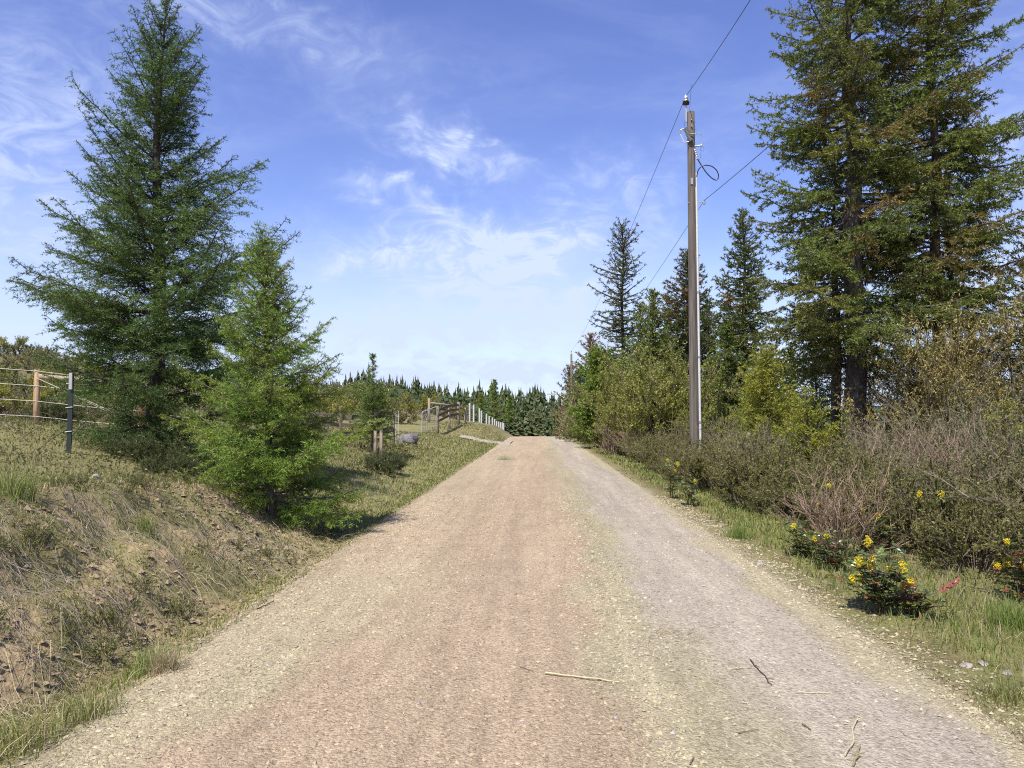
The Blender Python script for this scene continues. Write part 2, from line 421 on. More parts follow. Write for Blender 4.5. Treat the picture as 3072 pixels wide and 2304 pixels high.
col = col * (1 - litter[:, None]) + np.array([[.17, .125, .075]]) * litter[:, None]
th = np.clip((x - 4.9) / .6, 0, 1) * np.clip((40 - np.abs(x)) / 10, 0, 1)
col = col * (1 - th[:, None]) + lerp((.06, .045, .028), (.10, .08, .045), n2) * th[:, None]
far = np.clip((-x - 9) / 10, 0, 1)
col = col * (1 - far[:, None]) + lerp((.14, .122, .062), (.20, .172, .09), n3) * far[:, None]
mnd = np.exp(-((x + 4.6) / 1.8) ** 2 - ((y - 58) / 9) ** 2)
col = col * (1 - mnd[:, None] * .8) + lerp((.20, .165, .075), (.26, .21, .10), n1) * mnd[:, None] * .8
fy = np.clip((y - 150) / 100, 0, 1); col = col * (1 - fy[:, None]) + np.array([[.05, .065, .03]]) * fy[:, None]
m, nt, out = newmat('ground_soil')
a = nd(nt, 'ShaderNodeAttribute', attribute_name='Col')
na = objnoise(nt, 22, 8, .7); nb = objnoise(nt, 3.0, 6, .65)
c = mulcol(nt, a.outputs['Color'], ramp(nt, na, [(.28, (.55, .52, .48)), (.5, (.98, .97, .95)), (.72, (1.55, 1.5, 1.4))]))
c = mulcol(nt, c, ramp(nt, nb, [(.3, (.78, .8, .75)), (.7, (1.22, 1.2, 1.18))]))
p = nd(nt, 'ShaderNodeBsdfPrincipled', {'Base Color': c, 'Roughness': .95, 'Specular IOR Level': .1, 'Normal': bump(nt, na, .9, .03)})
nt.links.new(p.outputs[0], out.inputs[0]); M_GROUND = m
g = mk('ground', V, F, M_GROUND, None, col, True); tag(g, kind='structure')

# ------------------------------------------------------------------ gravel road
ry = graded((2.4, 14.0), .08, -40, 230, 1.03)
rx = np.arange(-3.0, 3.001, .08)
GX, GY = np.meshgrid(rx, ry)
def roadz(x, y):
    x = np.asarray(x, float); y = np.asarray(y, float); ax = np.abs(x)
    return zr(y) + .035 * (1 - (ax / 2.4) ** 2).clip(-1, 1) + .010 * fbm(x * 1.6, y * .5, 3, 91) - .014 * np.exp(-((x - 1.35) / .4) ** 2) \
        - .010 * np.exp(-((x + .35) / .3) ** 2) - np.clip((ax - 2.3) / .5, 0, 1) ** 1.3 * .16 + .006 * fbm(x * 7, y * 7, 2, 14)
V = np.stack([GX, GY, roadz(GX, GY)], -1).reshape(-1, 3); nx, ny = len(rx), len(ry)
i = (np.arange(ny - 1)[:, None] * nx + np.arange(nx - 1)[None]).ravel(); F = np.stack([i, i + 1, i + nx + 1, i + nx], -1)
def roadcol(x, y):
    w = .30 * fbm(x * .6, y * .35, 4, 101) + .34 * fbm(x * 3, y * 1.5, 4, 111)
    far_ = np.clip((y - 12) / 25, 0, 1)
    red = np.array([[.430, .325, .215]]); tan = np.array([[.395, .345, .215]]); lil = np.array([[.420, .362, .285]]); beige = np.array([[.425, .368, .228]])
    xs = x + w
    # left beige shoulder -> reddish -> tan strip -> pale packed right track -> beige shoulder
    near = np.clip((9 - y) / 4, 0, 1)
    c = np.repeat(red, len(x), 0)
    t = np.clip((-xs - .65) / .6, 0, 1) * (.25 + .75 * near) * np.clip(.8 + 3.0 * (fbm(x * .9, y * .5, 4, 121) + .22), 0, 1); c = c * (1 - t[:, None]) + beige * t[:, None]
    t = np.clip((xs - .34) / .32, 0, 1); c = c * (1 - t[:, None]) + tan * t[:, None]
    t = np.clip((xs - .82) / .35, 0, 1) * (1 - .75 * np.clip((6.5 - y - 1.3 * (x - 1.2)) / 2, 0, 1) * np.clip((1.5 - x) / .5, 0, 1)); c = c * (1 - t[:, None]) + lil * t[:, None]
    t = np.clip((xs - 2.05) / .2, 0, 1); c = c * (1 - t[:, None]) + beige * t[:, None]
    s = 1 + .17 * fbm(x * 3.0, y * .22, 4, 131) + .07 * fbm(x * 9, y * 4, 3, 141)
    avg = np.array([[.412, .346, .232]]); c = c * .82 + avg * .18
    return c * s[:, None] * .93
col = roadcol(V[:, 0], V[:, 1])
m, nt, out = newmat('packed_gravel')
a = nd(nt, 'ShaderNodeAttribute', attribute_name='Col')
tcn = nd(nt, 'ShaderNodeTexCoord')
vo = nd(nt, 'ShaderNodeTexVoronoi', {'Vector': tcn.outputs['Object'], 'Scale': 62.0}); vo2 = nd(nt, 'ShaderNodeTexVoronoi', {'Vector': tcn.outputs['Object'], 'Scale': 150.0})
na = objnoise(nt, 35, 8, .75); nb = objnoise(nt, 5, 6, .6, 0, (1, .35, 1)); trk = objnoise(nt, 3.0, 5, .6, .2, (3, .10, 1))
sp = nd(nt, 'ShaderNodeSeparateColor', {0: vo.outputs['Color']})
st = ramp(nt, sp.outputs[0], [(0, (.66, .66, .66)), (.5, (.98, .98, .98)), (.93, (1.12, 1.12, 1.12)), (1, (1.35, 1.35, 1.32))])
c = mulcol(nt, a.outputs['Color'], st, .75)
c = mulcol(nt, c, ramp(nt, na, [(.30, (.50, .48, .45)), (.46, (1, 1, 1)), (.72, (1.25, 1.25, 1.25))]))  # shadow gaps between pebbles painted into the colour where the noise is low
c = mulcol(nt, c, ramp(nt, nb, [(.3, (.90, .89, .87)), (.7, (1.08, 1.08, 1.08))]))
c = mulcol(nt, c, ramp(nt, trk, [(.3, (.90, .89, .88)), (.7, (1.09, 1.09, 1.09))]))
hgt = nd(nt, 'ShaderNodeMath', {0: vo.outputs['Distance'], 1: .8}, operation='MULTIPLY'); h2 = nd(nt, 'ShaderNodeMath', {0: vo2.outputs['Distance'], 1: .4}, operation='MULTIPLY')
hh = nd(nt, 'ShaderNodeMath', {0: hgt.outputs[0], 1: h2.outputs[0]}, operation='ADD'); hh2 = nd(nt, 'ShaderNodeMath', {0: na, 1: hh.outputs[0]}, operation='SUBTRACT')
p = nd(nt, 'ShaderNodeBsdfPrincipled', {'Base Color': c, 'Roughness': .9, 'Specular IOR Level': .15, 'Normal': bump(nt, hh2.outputs[0], .85, .014)})
nt.links.new(p.outputs[0], out.inputs[0]); M_ROAD = m
r = mk('road', V, F, M_ROAD, None, col, True); tag(r, kind='structure')
# side drive leaving to the left before the mound
dx = np.linspace(-4.9, -1.7, 40); S = Soup(); wd = 1.5 + 1.6 * np.clip((dx + 4.0) / 2.2, 0, 1)
cy = 49.3 + .0 * dx
rows = []
for k in np.linspace(-1, 1, 9): rows.append(np.stack([dx, cy + k * (wd + .9 * np.clip((dx + 3.6) / 1.6, 0, 1)), T(dx, cy + k * wd) * 0 + np.maximum(T(dx, cy), roadz(dx, cy)) + .05 - .10 * abs(k) ** 3], -1))
V = np.concatenate(rows); n = len(dx); i = (np.arange(8)[:, None] * n + np.arange(n - 1)[None]).ravel(); F = np.stack([i, i + 1, i + n + 1, i + n], -1)
o = mk('driveway', V, F, M_ROAD, None, np.tile([[.38, .33, .26]], (len(V), 1)), True); tag(o, kind='structure')

# loose gravel on the road
rng = np.random.default_rng(5)
def scatter_road(n, sxs, size0, size1):
    y = 2.6 * (16 / 2.6) ** (rng.random(n) ** .85); x = rng.uniform(-2.75, 2.85, n)
    dens = .20 + .5 * np.exp(-((x + 2.2) / .5) ** 2) + .9 * np.exp(-((x - .62) / .28) ** 2) + .8 * np.exp(-((x - 2.45) / .3) ** 2) + .45 * (x < -.6) * np.clip(.6 + fbm(x * .9, y * .5, 3, 121), 0, 1) - .1 * (x > 1) * (x < 2)
    dens *= .5 + .8 * (fbm(x * 2.5, y * 1.2, 3, 151) * .5 + .5)
    k = rng.random(n) < dens; return x[k], y[k]
x, y = scatter_road(90000, 1, 0, 0)
sz = (.0034 + .0095 * rng.random(len(x)) ** 3.2) * (1 + y / 22)
z = np.maximum(roadz(x, y), T(x, y)) + sz * .10
cc = roadcol(x, y) * rng.uniform(.60, 1.18, len(x))[:, None]; k = rng.random(len(x)) < .02; cc[k] = np.array([.34, .31, .28]) * rng.uniform(.6, 1.2, (k.sum(), 1))
Vs, Fs, Cs = stones(np.stack([x, y, z], -1), sz, rng, cc, .75, True)
tag(mk('gravel', Vs, Fs, M_STONE, None, Cs), 'loose gravel and small stones lying on the packed road', 'gravel', kind='stuff')
# crumbly clods on the bank
n = 26000; x = rng.uniform(-5.4, -2.5, n); y = 2.8 * (14 / 2.8) ** rng.random(n)
dn = np.clip(1 - np.abs((-x - 3.55) / 1.25), 0, 1) * np.clip(.2 + 2.6 * (fbm(x * .8, y * .8, 4, 50) * .5 + .1), 0, 1); k = rng.random(n) < dn * 1.3
x, y = x[k], y[k]; sz = (.006 + .026 * rng.random(len(x)) ** 4) * (1 + y / 40); z = T(x, y) + sz * .05
cc = lerp((.20, .145, .09), (.34, .25, .16), rng.random(len(x)))
Vs, Fs, Cs = stones(np.stack([x, y, z], -1), sz, rng, cc, .8, True)
tag(mk('soil_clods', Vs, Fs, M_STONE, None, Cs), 'crumbly tan soil clods on the cut bank left of the road', 'soil', kind='stuff')

# ------------------------------------------------------------------ conifers
def needles(P0, P1, per, ln, wd, rng, col, up=.15, spread=.85, jit=.25):
    """leaf blades along the twigs P0-P1; per = blades per twig (array)"""
    idx = np.repeat(np.arange(len(P0)), per); n = len(idx)
    t = rng.random(n)[:, None]; a = nrm(P1 - P0)[idx]; p = P0[idx] * (1 - t) + P1[idx] * t
    r = rng.normal(size=(n, 3)); r[:, 2] += up; r -= (r * a).sum(1, keepdims=True) * a; r = nrm(r)
    L = ln * rng.uniform(.7, 1.25, n)[:, None]
    d = nrm(a * .75 + r * spread)
    w = nrm(np.cross(d, rng.normal(size=(n, 3)))) * wd * .5
    V = np.stack([p - w, p + w, p + d * L], 1).reshape(-1, 3); F = np.arange(3 * n).reshape(-1, 3)
    c = col[idx] * rng.uniform(1 - jit, 1 + jit, (n, 1))
    return V, F, np.repeat(c, 3, 0)

def conifer(base, H, cb, rad, seed, n_br=150, sp1=.09, sp2=.07, nl=.028, nw=.006, npm=34, trunk_r=.12,
            green=(.045, .075, .022), tip=(.11, .14, .035), brown=0.0, bcol=(.17, .10, .035), elev=(0, 28, 62), pw=.75, belly=.12,
            bark=(.10, .07, .05), lean=(0, 0), sub=True, shoot=.42, curl=.0, skip=None, lenfn=None, twig_r=1.0, gap=0.0, extra=None,
            whorl=0.0, barebase=.12, brown_fn=None, cap_len=99, hang=-.2, lvar=(.5, 1.18)):
    rng = np.random.default_rng(seed)
    if sp1 >= .12: nl, nw, npm = nl * 1.8, nw * 2.1, npm * 2.35
    else: nl, nw, npm = nl * 1.65, nw * 1.35, npm * 1.62
    green, tip, bcol = [np.array(c_) * 1.35 for c_ in (green, tip, bcol)]
    green = green * np.array([1.55, 1.42, 1.05]); tip = tip * np.array([1.35, 1.25, 1.0])
    tr = Soup(); br = Soup(); cr = Soup()
    hs_ = np.linspace(-.25, H, 26); taper = trunk_r * (1 - np.clip(hs_, 0, H) / H) ** .85 + .006
    taper[0] *= 1.35; taper[1] *= 1.12
    wob = np.stack([lean[0] * hs_ / H + .05 * trunk_r * 6 * np.sin(hs_ * 1.1 + seed), lean[1] * hs_ / H + .05 * trunk_r * 6 * np.cos(hs_ * .8 + seed), hs_], -1)
    Vt, Ft = tube(wob, taper, 14, rng, .10); tr.add(Vt, Ft, bark)
    def tp(h): return np.array([np.interp(h, hs_, wob[:, k]) for k in range(3)])
    specs = []
    for k in range(n_br):
        u = ((k + rng.random()) / n_br); u = u ** .9
        if whorl: u = np.clip(np.round(u / whorl) * whorl + rng.normal() * whorl * .16, 0, .995)
        h = cb + (H - cb) * u
        prof = (1 - u) ** pw * min(1, (u + belly) / (belly + .12) if u < .12 else 1)
        L = rad * prof * rng.uniform(*lvar) + .10
        if lenfn: L *= lenfn(u)
        e = np.interp(u, [0, .5, 1], elev) + rng.normal() * 7
        a_ = k * 2.39996 + rng.normal() * .35
        specs.append((h, a_, min(L, cap_len), math.radians(e)))
    if extra: specs += [(h, math.radians(a_), L, math.radians(e)) for h, a_, L, e in extra]
    for (h, a_, L, e) in specs:
        if skip and skip(h, a_, L): continue
        if h > 15.2 and rng.random() < .6: continue
        b0 = tp(h); ad = np.array([math.cos(a_), math.sin(a_), 0])
        n = 9; t = np.linspace(0, 1, n)[:, None]
        sag = rng.uniform(-.12, .02) + curl
        side0 = np.array([-ad[1], ad[0], 0])
        P = b0 + ad * L * t * math.cos(e) + np.array([0, 0, 1]) * L * (math.sin(e) * t + sag * t * (1 - t) * 1.2 + .10 * t ** 3) + side0 * L * rng.normal() * .08 * t ** 2 \
            + rng.normal(size=(n, 3)) * .012 * L * t
        rb = (.010 + .0085 * L) * twig_r; R = rb * (1 - t[:, 0] * .86)
        Vb, Fb = tube(P, R, 4, cap=False); bc = np.array(bark) * rng.uniform(.9, 1.7); br.add(Vb, Fb, bc)
        Tn = nrm(np.gradient(P, axis=0))
        isb = brown_fn(h, a_) if brown_fn else (rng.random() < brown)
        g0 = np.array(green) * rng.uniform(.75, 1.3) * np.array([rng.uniform(.85, 1.25), 1, rng.uniform(.8, 1.1)])
        if isb: g0 = np.array(bcol) * rng.uniform(.8, 1.25)
        t0 = barebase if L > .6 else .02
        ns = max(2, int(L * (1 - t0) / sp1)); ts = np.repeat(np.linspace(t0, .985, ns), 2) + rng.normal(size=2 * ns) * .015
        if gap: ts = ts[rng.random(len(ts)) > gap]
        ts = np.clip(ts, 0, 1); m_ = len(ts)
        if m_ == 0: continue
        sg = np.where(np.arange(m_) % 2 == 0, 1, -1)
        f = ts * (n - 1); i0 = np.clip(f.astype(int), 0, n - 2); fr = (f - i0)[:, None]
        ps = P[i0] * (1 - fr) + P[i0 + 1] * fr; tg = nrm(Tn[i0] * (1 - fr) + Tn[i0 + 1] * fr)
        sd = nrm(np.cross(tg, np.array([0, 0, 1.])))
        ang = np.radians(rng.uniform(38, 68, m_))[:, None]
        dr = nrm(tg * np.cos(ang) + sd * sg[:, None] * np.sin(ang) + np.array([0, 0, 1.]) * rng.normal(hang, .30, (m_, 1)))
        ls = (L * shoot * (1 - ts) ** .8 * np.clip((ts + .08) / .25, .35, 1) + .07) * rng.uniform(.55, 1.2, m_)
        ls = np.minimum(ls, 1.15)
        q = ps + dr * ls[:, None]; q[:, 2] -= .10 * ls
        # shoot wood
        wv = nrm(np.cross(dr, rng.normal(size=(m_, 3)))) * (.0042 * twig_r + .0032 * ls)[:, None]
        wv2 = nrm(np.cross(dr, wv)) * np.linalg.norm(wv, axis=1)[:, None]
        V1 = np.stack([ps - wv, ps + wv, q, ps - wv2, ps + wv2, q], 1).reshape(-1, 3); br.add(V1, np.arange(len(V1)).reshape(-1, 3), bc * .8)
        segs0 = [ps]; segs1 = [q]; wts = [np.ones(m_)]
        tipw = [ts * .4]
        if sub:
            ks = np.maximum(1, (ls / sp2).astype(int)) * 2; ix = np.repeat(np.arange(m_), ks); mm = len(ix)
            us = rng.uniform(.12, 1.0, mm); sgn = np.where(rng.random(mm) < .5, 1, -1)
            pp = ps[ix] * (1 - us[:, None]) + q[ix] * us[:, None]; dd = dr[ix]; s2 = nrm(np.cross(dd, np.array([0, 0, 1.]) + rng.normal(size=(mm, 3)) * .35))
            d2 = nrm(dd * .75 + s2 * sgn[:, None] * .75 + rng.normal(size=(mm, 3)) * .15)
            l2 = (ls[ix] * .36 * (1 - us * .7) + .035) * rng.uniform(.6, 1.2, mm)
            segs0.append(pp); segs1.append(pp + d2 * l2[:, None]); tipw.append(us * .5 + .3)
        # branch end itself
        e0 = P[4:-1]; e1 = P[5:]; segs0.append(e0); segs1.append(e1); tipw.append(np.full(len(e0), .5))
        A = np.concatenate(segs0); B = np.concatenate(segs1); tw = np.concatenate(tipw)
        ll = np.linalg.norm(B - A, axis=1); per = rng.poisson(ll * npm) + (ll > .03)
        tcol = np.array(tip) if not isb else np.array(bcol) * 1.3
        mixf = np.clip(tw * rng.uniform(.2, 1.5, len(A)), 0, 1)[:, None]
        cl_ = g0[None] * (1 - mixf * .6) + tcol[None] * mixf * .6
        Vn, Fn, Cn = needles(A, B, per.astype(int), nl, nw, rng, cl_); cr.add(Vn, Fn, Cn)
    # leader
    A = tp(H - min(.5, H * .1))[None]; B = tp(H)[None]
    Vn, Fn, Cn = needles(A, B, np.array([int(npm * .5 * min(.5, H * .1)) + 4]), nl, nw, rng, np.array([tip])); cr.add(Vn, Fn, Cn)
    return tr, br, cr
def plant_conifer(name, label, cat, px, py_top, Y, group=None, dz=0.0, H=None, X=None, **kw):
    top = at(px, py_top, Y); x = top[0] if X is None else X
    z = Tz(x, Y) + dz; Hh = H if H is not None else top[2] - z
    t = thing(name, label, cat, (x, Y, z), group)
    tr, br, cr = conifer(None, Hh, **kw)
    tr.build('trunk', M_BARK, t, True); br.build('branches', M_TWIG, t); cr.build('crown', M_NEEDLE, t)
    return t
NT = lambda: sum(len(o.data.polygons) for o in C.objects if o.type == 'MESH')

# big open-grown fir on the left
plant_conifer('fir_tree', 'tall dark green fir standing left of the road by the wire fence', 'tree', 163, 2, 14.0,
    cb=.55, rad=2.95, seed=11, n_br=165, sp1=.082, sp2=.075, nl=.032, nw=.0088, npm=24, trunk_r=.15, green=(.034, .066, .026), tip=(.095, .135, .036),
    elev=(5, 32, 62), pw=.66, belly=.5, bark=(.075, .06, .05), whorl=.052, shoot=.44, barebase=.15, lvar=(.45, 1.15), hang=-.22,
    extra=[(4.0, -8, 2.45, 22), (3.6, 172, 2.2, 14), (2.6, 185, 2.9, 8), (1.9, 178, 2.3, 10), (3.2, 160, 2.7, 12), (1.2, 200, 1.8, 0), (1.0, 250, 2.0, -4), (1.1, 290, 2.0, -4), (.9, 320, 1.8, -4), (.8, 170, 1.9, -4), (.35, 215, 1.5, -2), (.35, 260, 1.6, -2), (.3, 285, 1.6, -2), (.5, 230, 1.6, -6), (.5, 300, 1.5, -6), (.6, 270, 1.3, 0), (.4, 190, 1.2, 0), (.35, 330, 1.2, 0)],
    skip=lambda h, a, L: (h < 1.3 and h > .62 and rng.random() < .5))
# bright young fir in front of it, growing out of the ditch
plant_conifer('young_fir', 'bright green bushy young fir growing at the edge of the ditch', 'tree', 254, 232, 10.8, X=at(272, 520, 10.8)[0],
    cb=.10, rad=1.52, seed=23, n_br=150, sp1=.060, sp2=.058, nl=.027, nw=.0064, npm=34, trunk_r=.055, green=(.070, .118, .026), tip=(.165, .215, .050),
    elev=(2, 30, 60), pw=.80, belly=1.2, bark=(.12, .10, .07), lean=(-.22, 0), whorl=.05, shoot=.40)
print('tris after left firs', NT())

# small fir sapling by the rail fence with its stakes
plant_conifer('fir_sapling', 'thin fir sapling with long bare leader between stakes by the rail fence', 'tree', 373, 353, 25.0,
    cb=.45, rad=.95, seed=31, n_br=75, sp1=.09, sp2=.08, nl=.04, nw=.012, npm=26, trunk_r=.035, green=(.055, .09, .024), tip=(.12, .16, .04),
    elev=(8, 30, 55), pw=.55, belly=1.0, bark=(.12, .10, .07), whorl=.08, cap_len=.85, lenfn=lambda u: 1.25 if u < .55 else .30)

# right group of large trees
plant_conifer('tall_fir', 'tallest thick-trunked fir of the right-hand group, top out of frame', 'tree', 855, 330, 22.5, H=20.0,
    cb=3.5, rad=3.45, seed=41, n_br=265, lvar=(.4, 1.15), sp1=.15, sp2=.13, nl=.052, nw=.014, npm=13, trunk_r=.33, green=(.058, .076, .024), tip=(.115, .135, .036), brown=.05, bcol=(.13, .095, .03),
    elev=(-12, 8, 40), pw=.34, belly=.6, bark=(.085, .070, .060), hang=-.32, gap=.06, twig_r=1.2, shoot=.40, curl=-.1, barebase=.22)
plant_conifer('tall_fir', 'tall fir right of the thickest trunk, with rusty brown patches in its crown', 'tree', 938, 330, 23.5, H=18.6,
    cb=5.2, rad=3.2, seed=47, n_br=235, lvar=(.4, 1.15), sp1=.15, sp2=.13, nl=.052, nw=.014, npm=13, trunk_r=.21, green=(.058, .078, .024), tip=(.12, .14, .038),
    bcol=(.135, .11, .035), elev=(-10, 12, 42), pw=.30, belly=.6, bark=(.11, .08, .062), hang=-.32, gap=.05, twig_r=1.2, shoot=.40, curl=-.08, barebase=.2,
    brown_fn=lambda h, a: (math.cos(a + 2.2) > .15 and rng.random() < .32))
plant_conifer('slim_fir', 'slimmer fir trunk just left of the thickest trunk, crown hidden among its neighbours', 'tree', 836, 330, 25.0, H=10.5,
    cb=3.4, rad=2.0, seed=53, n_br=90, sp1=.17, sp2=.15, nl=.06, nw=.015, npm=11, trunk_r=.19, green=(.040, .062, .024), tip=(.085, .11, .03),
    elev=(-12, 8, 40), pw=.5, belly=.6, bark=(.11, .08, .065), gap=.2, twig_r=1.4, shoot=.36)
# conifers along the right side, near to far
plant_conifer('spruce_tree', 'dark pointed fir standing just right of the utility pole', 'tree', 743, 212, 34.0,
    cb=.6, rad=2.5, seed=61, n_br=210, sp1=.20, sp2=.16, nl=.075, nw=.020, npm=12, trunk_r=.16, green=(.040, .060, .024), tip=(.10, .105, .035), brown=.06,
    elev=(-12, 5, 45), pw=.62, belly=.5, bark=(.08, .06, .05), gap=.1, twig_r=1.6, curl=-.08)
plant_conifer('spruce_tree', 'dark fir with a brownish tip directly behind the utility pole', 'tree', 687, 252, 40.0,
    cb=.6, rad=2.8, seed=67, n_br=200, sp1=.22, sp2=.18, nl=.085, nw=.023, npm=11, trunk_r=.16, green=(.036, .052, .022), tip=(.085, .085, .03), bcol=(.11, .075, .03),
    elev=(-10, 8, 40), pw=.55, belly=.5, bark=(.08, .06, .05), gap=.1, twig_r=1.8, brown_fn=lambda h, a: h > 6.5 and rng.random() < .5)
plant_conifer('tall_open_pine', 'tall thin see-through conifer standing alone above the roadside bushes', 'tree', 622, 224, 45.0, H=None,
    cb=4.6, rad=2.0, seed=71, n_br=120, sp1=.26, sp2=.22, nl=.09, nw=.022, npm=6.5, trunk_r=.17, green=(.045, .058, .030), tip=(.075, .085, .035),
    elev=(-5, 18, 45), pw=.40, belly=.7, bark=(.06, .05, .042), gap=.30, twig_r=2.2, lenfn=lambda u: .55 + .75 * abs(math.sin(u * 17)))
plant_conifer('fir_tree', 'mid green fir between the tall thin conifer and the utility pole', 'tree', 653, 292, 38.0,
    cb=.4, rad=2.4, seed=73, n_br=170, sp1=.20, sp2=.17, nl=.08, nw=.021, npm=10, trunk_r=.12, green=(.060, .085, .024), tip=(.12, .14, .035),
    elev=(0, 15, 50), pw=.70, belly=.6, bark=(.08, .06, .05), twig_r=1.5)
plant_conifer('bushy_fir', 'dense rounded bright green fir at the roadside before the crest', 'tree', 600, 358, 41.0, dz=0,
    cb=.5, rad=1.9, seed=79, n_br=150, sp1=.17, sp2=.14, nl=.08, nw=.024, npm=10, trunk_r=.10, green=(.065, .105, .022), tip=(.12, .165, .035),
    elev=(5, 25, 60), pw=.30, belly=.35, bark=(.07, .05, .04), twig_r=1.2)
plant_conifer('bushy_fir', 'smaller dense green fir beside the rounded one, nearer the pole', 'tree', 622, 366, 37.0,
    cb=.5, rad=1.3, seed=83, n_br=110, sp1=.17, sp2=.14, nl=.08, nw=.022, npm=9, trunk_r=.08, green=(.065, .10, .024), tip=(.13, .17, .035),
    elev=(5, 25, 60), pw=.35, belly=.35, bark=(.07, .05, .04), twig_r=1.2)
plant_conifer('dying_fir', 'rusty brown topped fir beside the second utility pole', 'tree', 586, 336, 75.0, X=at(587, 336, 75)[0] + .4,
    cb=1.0, rad=2.6, seed=89, n_br=100, sp1=.32, sp2=.26, nl=.13, nw=.036, npm=5, trunk_r=.16, green=(.075, .068, .035), tip=(.13, .10, .05), bcol=(.17, .115, .07),
    elev=(-8, 12, 55), pw=.45, belly=.5, bark=(.09, .07, .055), twig_r=2.4, brown=.55)
plant_conifer('round_conifer', 'olive conifer with twin tips by the road beyond the crest', 'tree', 562, 368, 118.0, X=4.9,
    cb=1.0, rad=2.9, seed=97, n_br=90, sp1=.45, sp2=.36, nl=.2, nw=.055, npm=3.5, trunk_r=.2, green=(.055, .062, .026), tip=(.10, .10, .04),
    elev=(0, 20, 60), pw=.35, belly=.5, bark=(.09, .07, .055), twig_r=3, brown=.2)
plant_conifer('fir_tree', 'dark fir at the right edge of the frame', 'tree', 1030, 228, 24.0,
    cb=1.5, rad=1.75, seed=101, n_br=110, sp1=.17, sp2=.15, nl=.06, nw=.016, npm=10, trunk_r=.15, green=(.036, .056, .022), tip=(.08, .10, .03),
    elev=(-10, 8, 45), pw=.55, belly=.6, bark=(.06, .05, .04), gap=.15, twig_r=1.5)
# young yellow-green firs in the thicket
YG = dict(green=(.105, .125, .020), tip=(.20, .20, .035), bark=(.10, .08, .05), trunk_r=.04, elev=(10, 28, 60))
plant_conifer('young_fir', 'yellow-green young fir in the thicket right of the utility pole', 'tree', 766, 352, 19.5,
    cb=.4, rad=1.3, seed=103, n_br=110, sp1=.10, sp2=.09, nl=.04, nw=.014, npm=22, pw=.6, belly=.6, gap=.1, **YG)
plant_conifer('young_fir', 'small yellow-green fir between the leaning pale stumps', 'tree', 806, 394, 15.0,
    cb=.5, rad=.85, seed=107, n_br=44, sp1=.08, sp2=.075, nl=.035, nw=.011, npm=26, pw=.75, belly=.6, **YG)
plant_conifer('young_fir', 'tiny yellow-green fir at the foot of the thickest trunk', 'tree', 843, 417, 14.5,
    cb=.3, rad=.55, seed=109, n_br=22, sp1=.09, sp2=.085, nl=.035, nw=.011, npm=18, pw=.75, belly=.6, **YG)
plant_conifer('young_fir', 'yellow-green low fir bough by the right edge of the frame', 'tree', 1004, 405, 15.0,
    cb=.2, rad=.95, seed=113, n_br=40, sp1=.09, sp2=.08, nl=.035, nw=.010, npm=16, pw=.7, belly=.6, **YG)
plant_conifer('slender_fir', 'thin dark young fir behind the bare shrubs near the right edge', 'tree', 970, 318, 27.0,
    cb=.4, rad=1.05, seed=127, n_br=90, sp1=.16, sp2=.14, nl=.06, nw=.016, npm=9, trunk_r=.06, green=(.05, .07, .03), tip=(.10, .12, .04), elev=(0, 15, 45), pw=.8, belly=.6, gap=.15)
plant_conifer('dark_fir', 'low dark fir behind the trunks of the right-hand group', 'tree', 815, 350, 31.0,
    cb=.3, rad=1.9, seed=131, n_br=110, sp1=.19, sp2=.16, nl=.07, nw=.02, npm=8, trunk_r=.09, green=(.030, .048, .026), tip=(.06, .085, .035), elev=(-5, 10, 45), pw=.7, belly=.6)
for px, py, Y, rad_, sd, lab in ((640, 305, 44.0, 2.0, 301, 'mid green fir filling the gap left of the tall thin conifer pair'), (668, 296, 43.0, 2.3, 302, 'mid green fir just left of the utility pole, behind the willows'), (708, 300, 41.0, 2.3, 303, 'green fir directly right of the utility pole, lower than its neighbours'),
                                (727, 322, 33.0, 1.7, 304, 'bright green short fir between the pole and the dark pointed fir'), (763, 372, 28.0, 1.5, 305, 'short green fir at the foot of the dark pointed fir'), (790, 352, 33.0, 1.9, 306, 'green fir in the gap before the right-hand trunks'), (579, 372, 52.0, 1.7, 307, 'small green fir at the roadside left of the rounded fir')):
    plant_conifer('fir_tree', lab, 'tree', px, py, Y, cb=.3, rad=rad_, seed=sd, n_br=120, sp1=.24, sp2=.20, nl=.09, nw=.024, npm=7.5, trunk_r=.11, green=(.055, .080, .024), tip=(.11, .135, .036), elev=(-5, 12, 48), pw=.68, belly=.5, bark=(.08, .06, .05), twig_r=1.4)
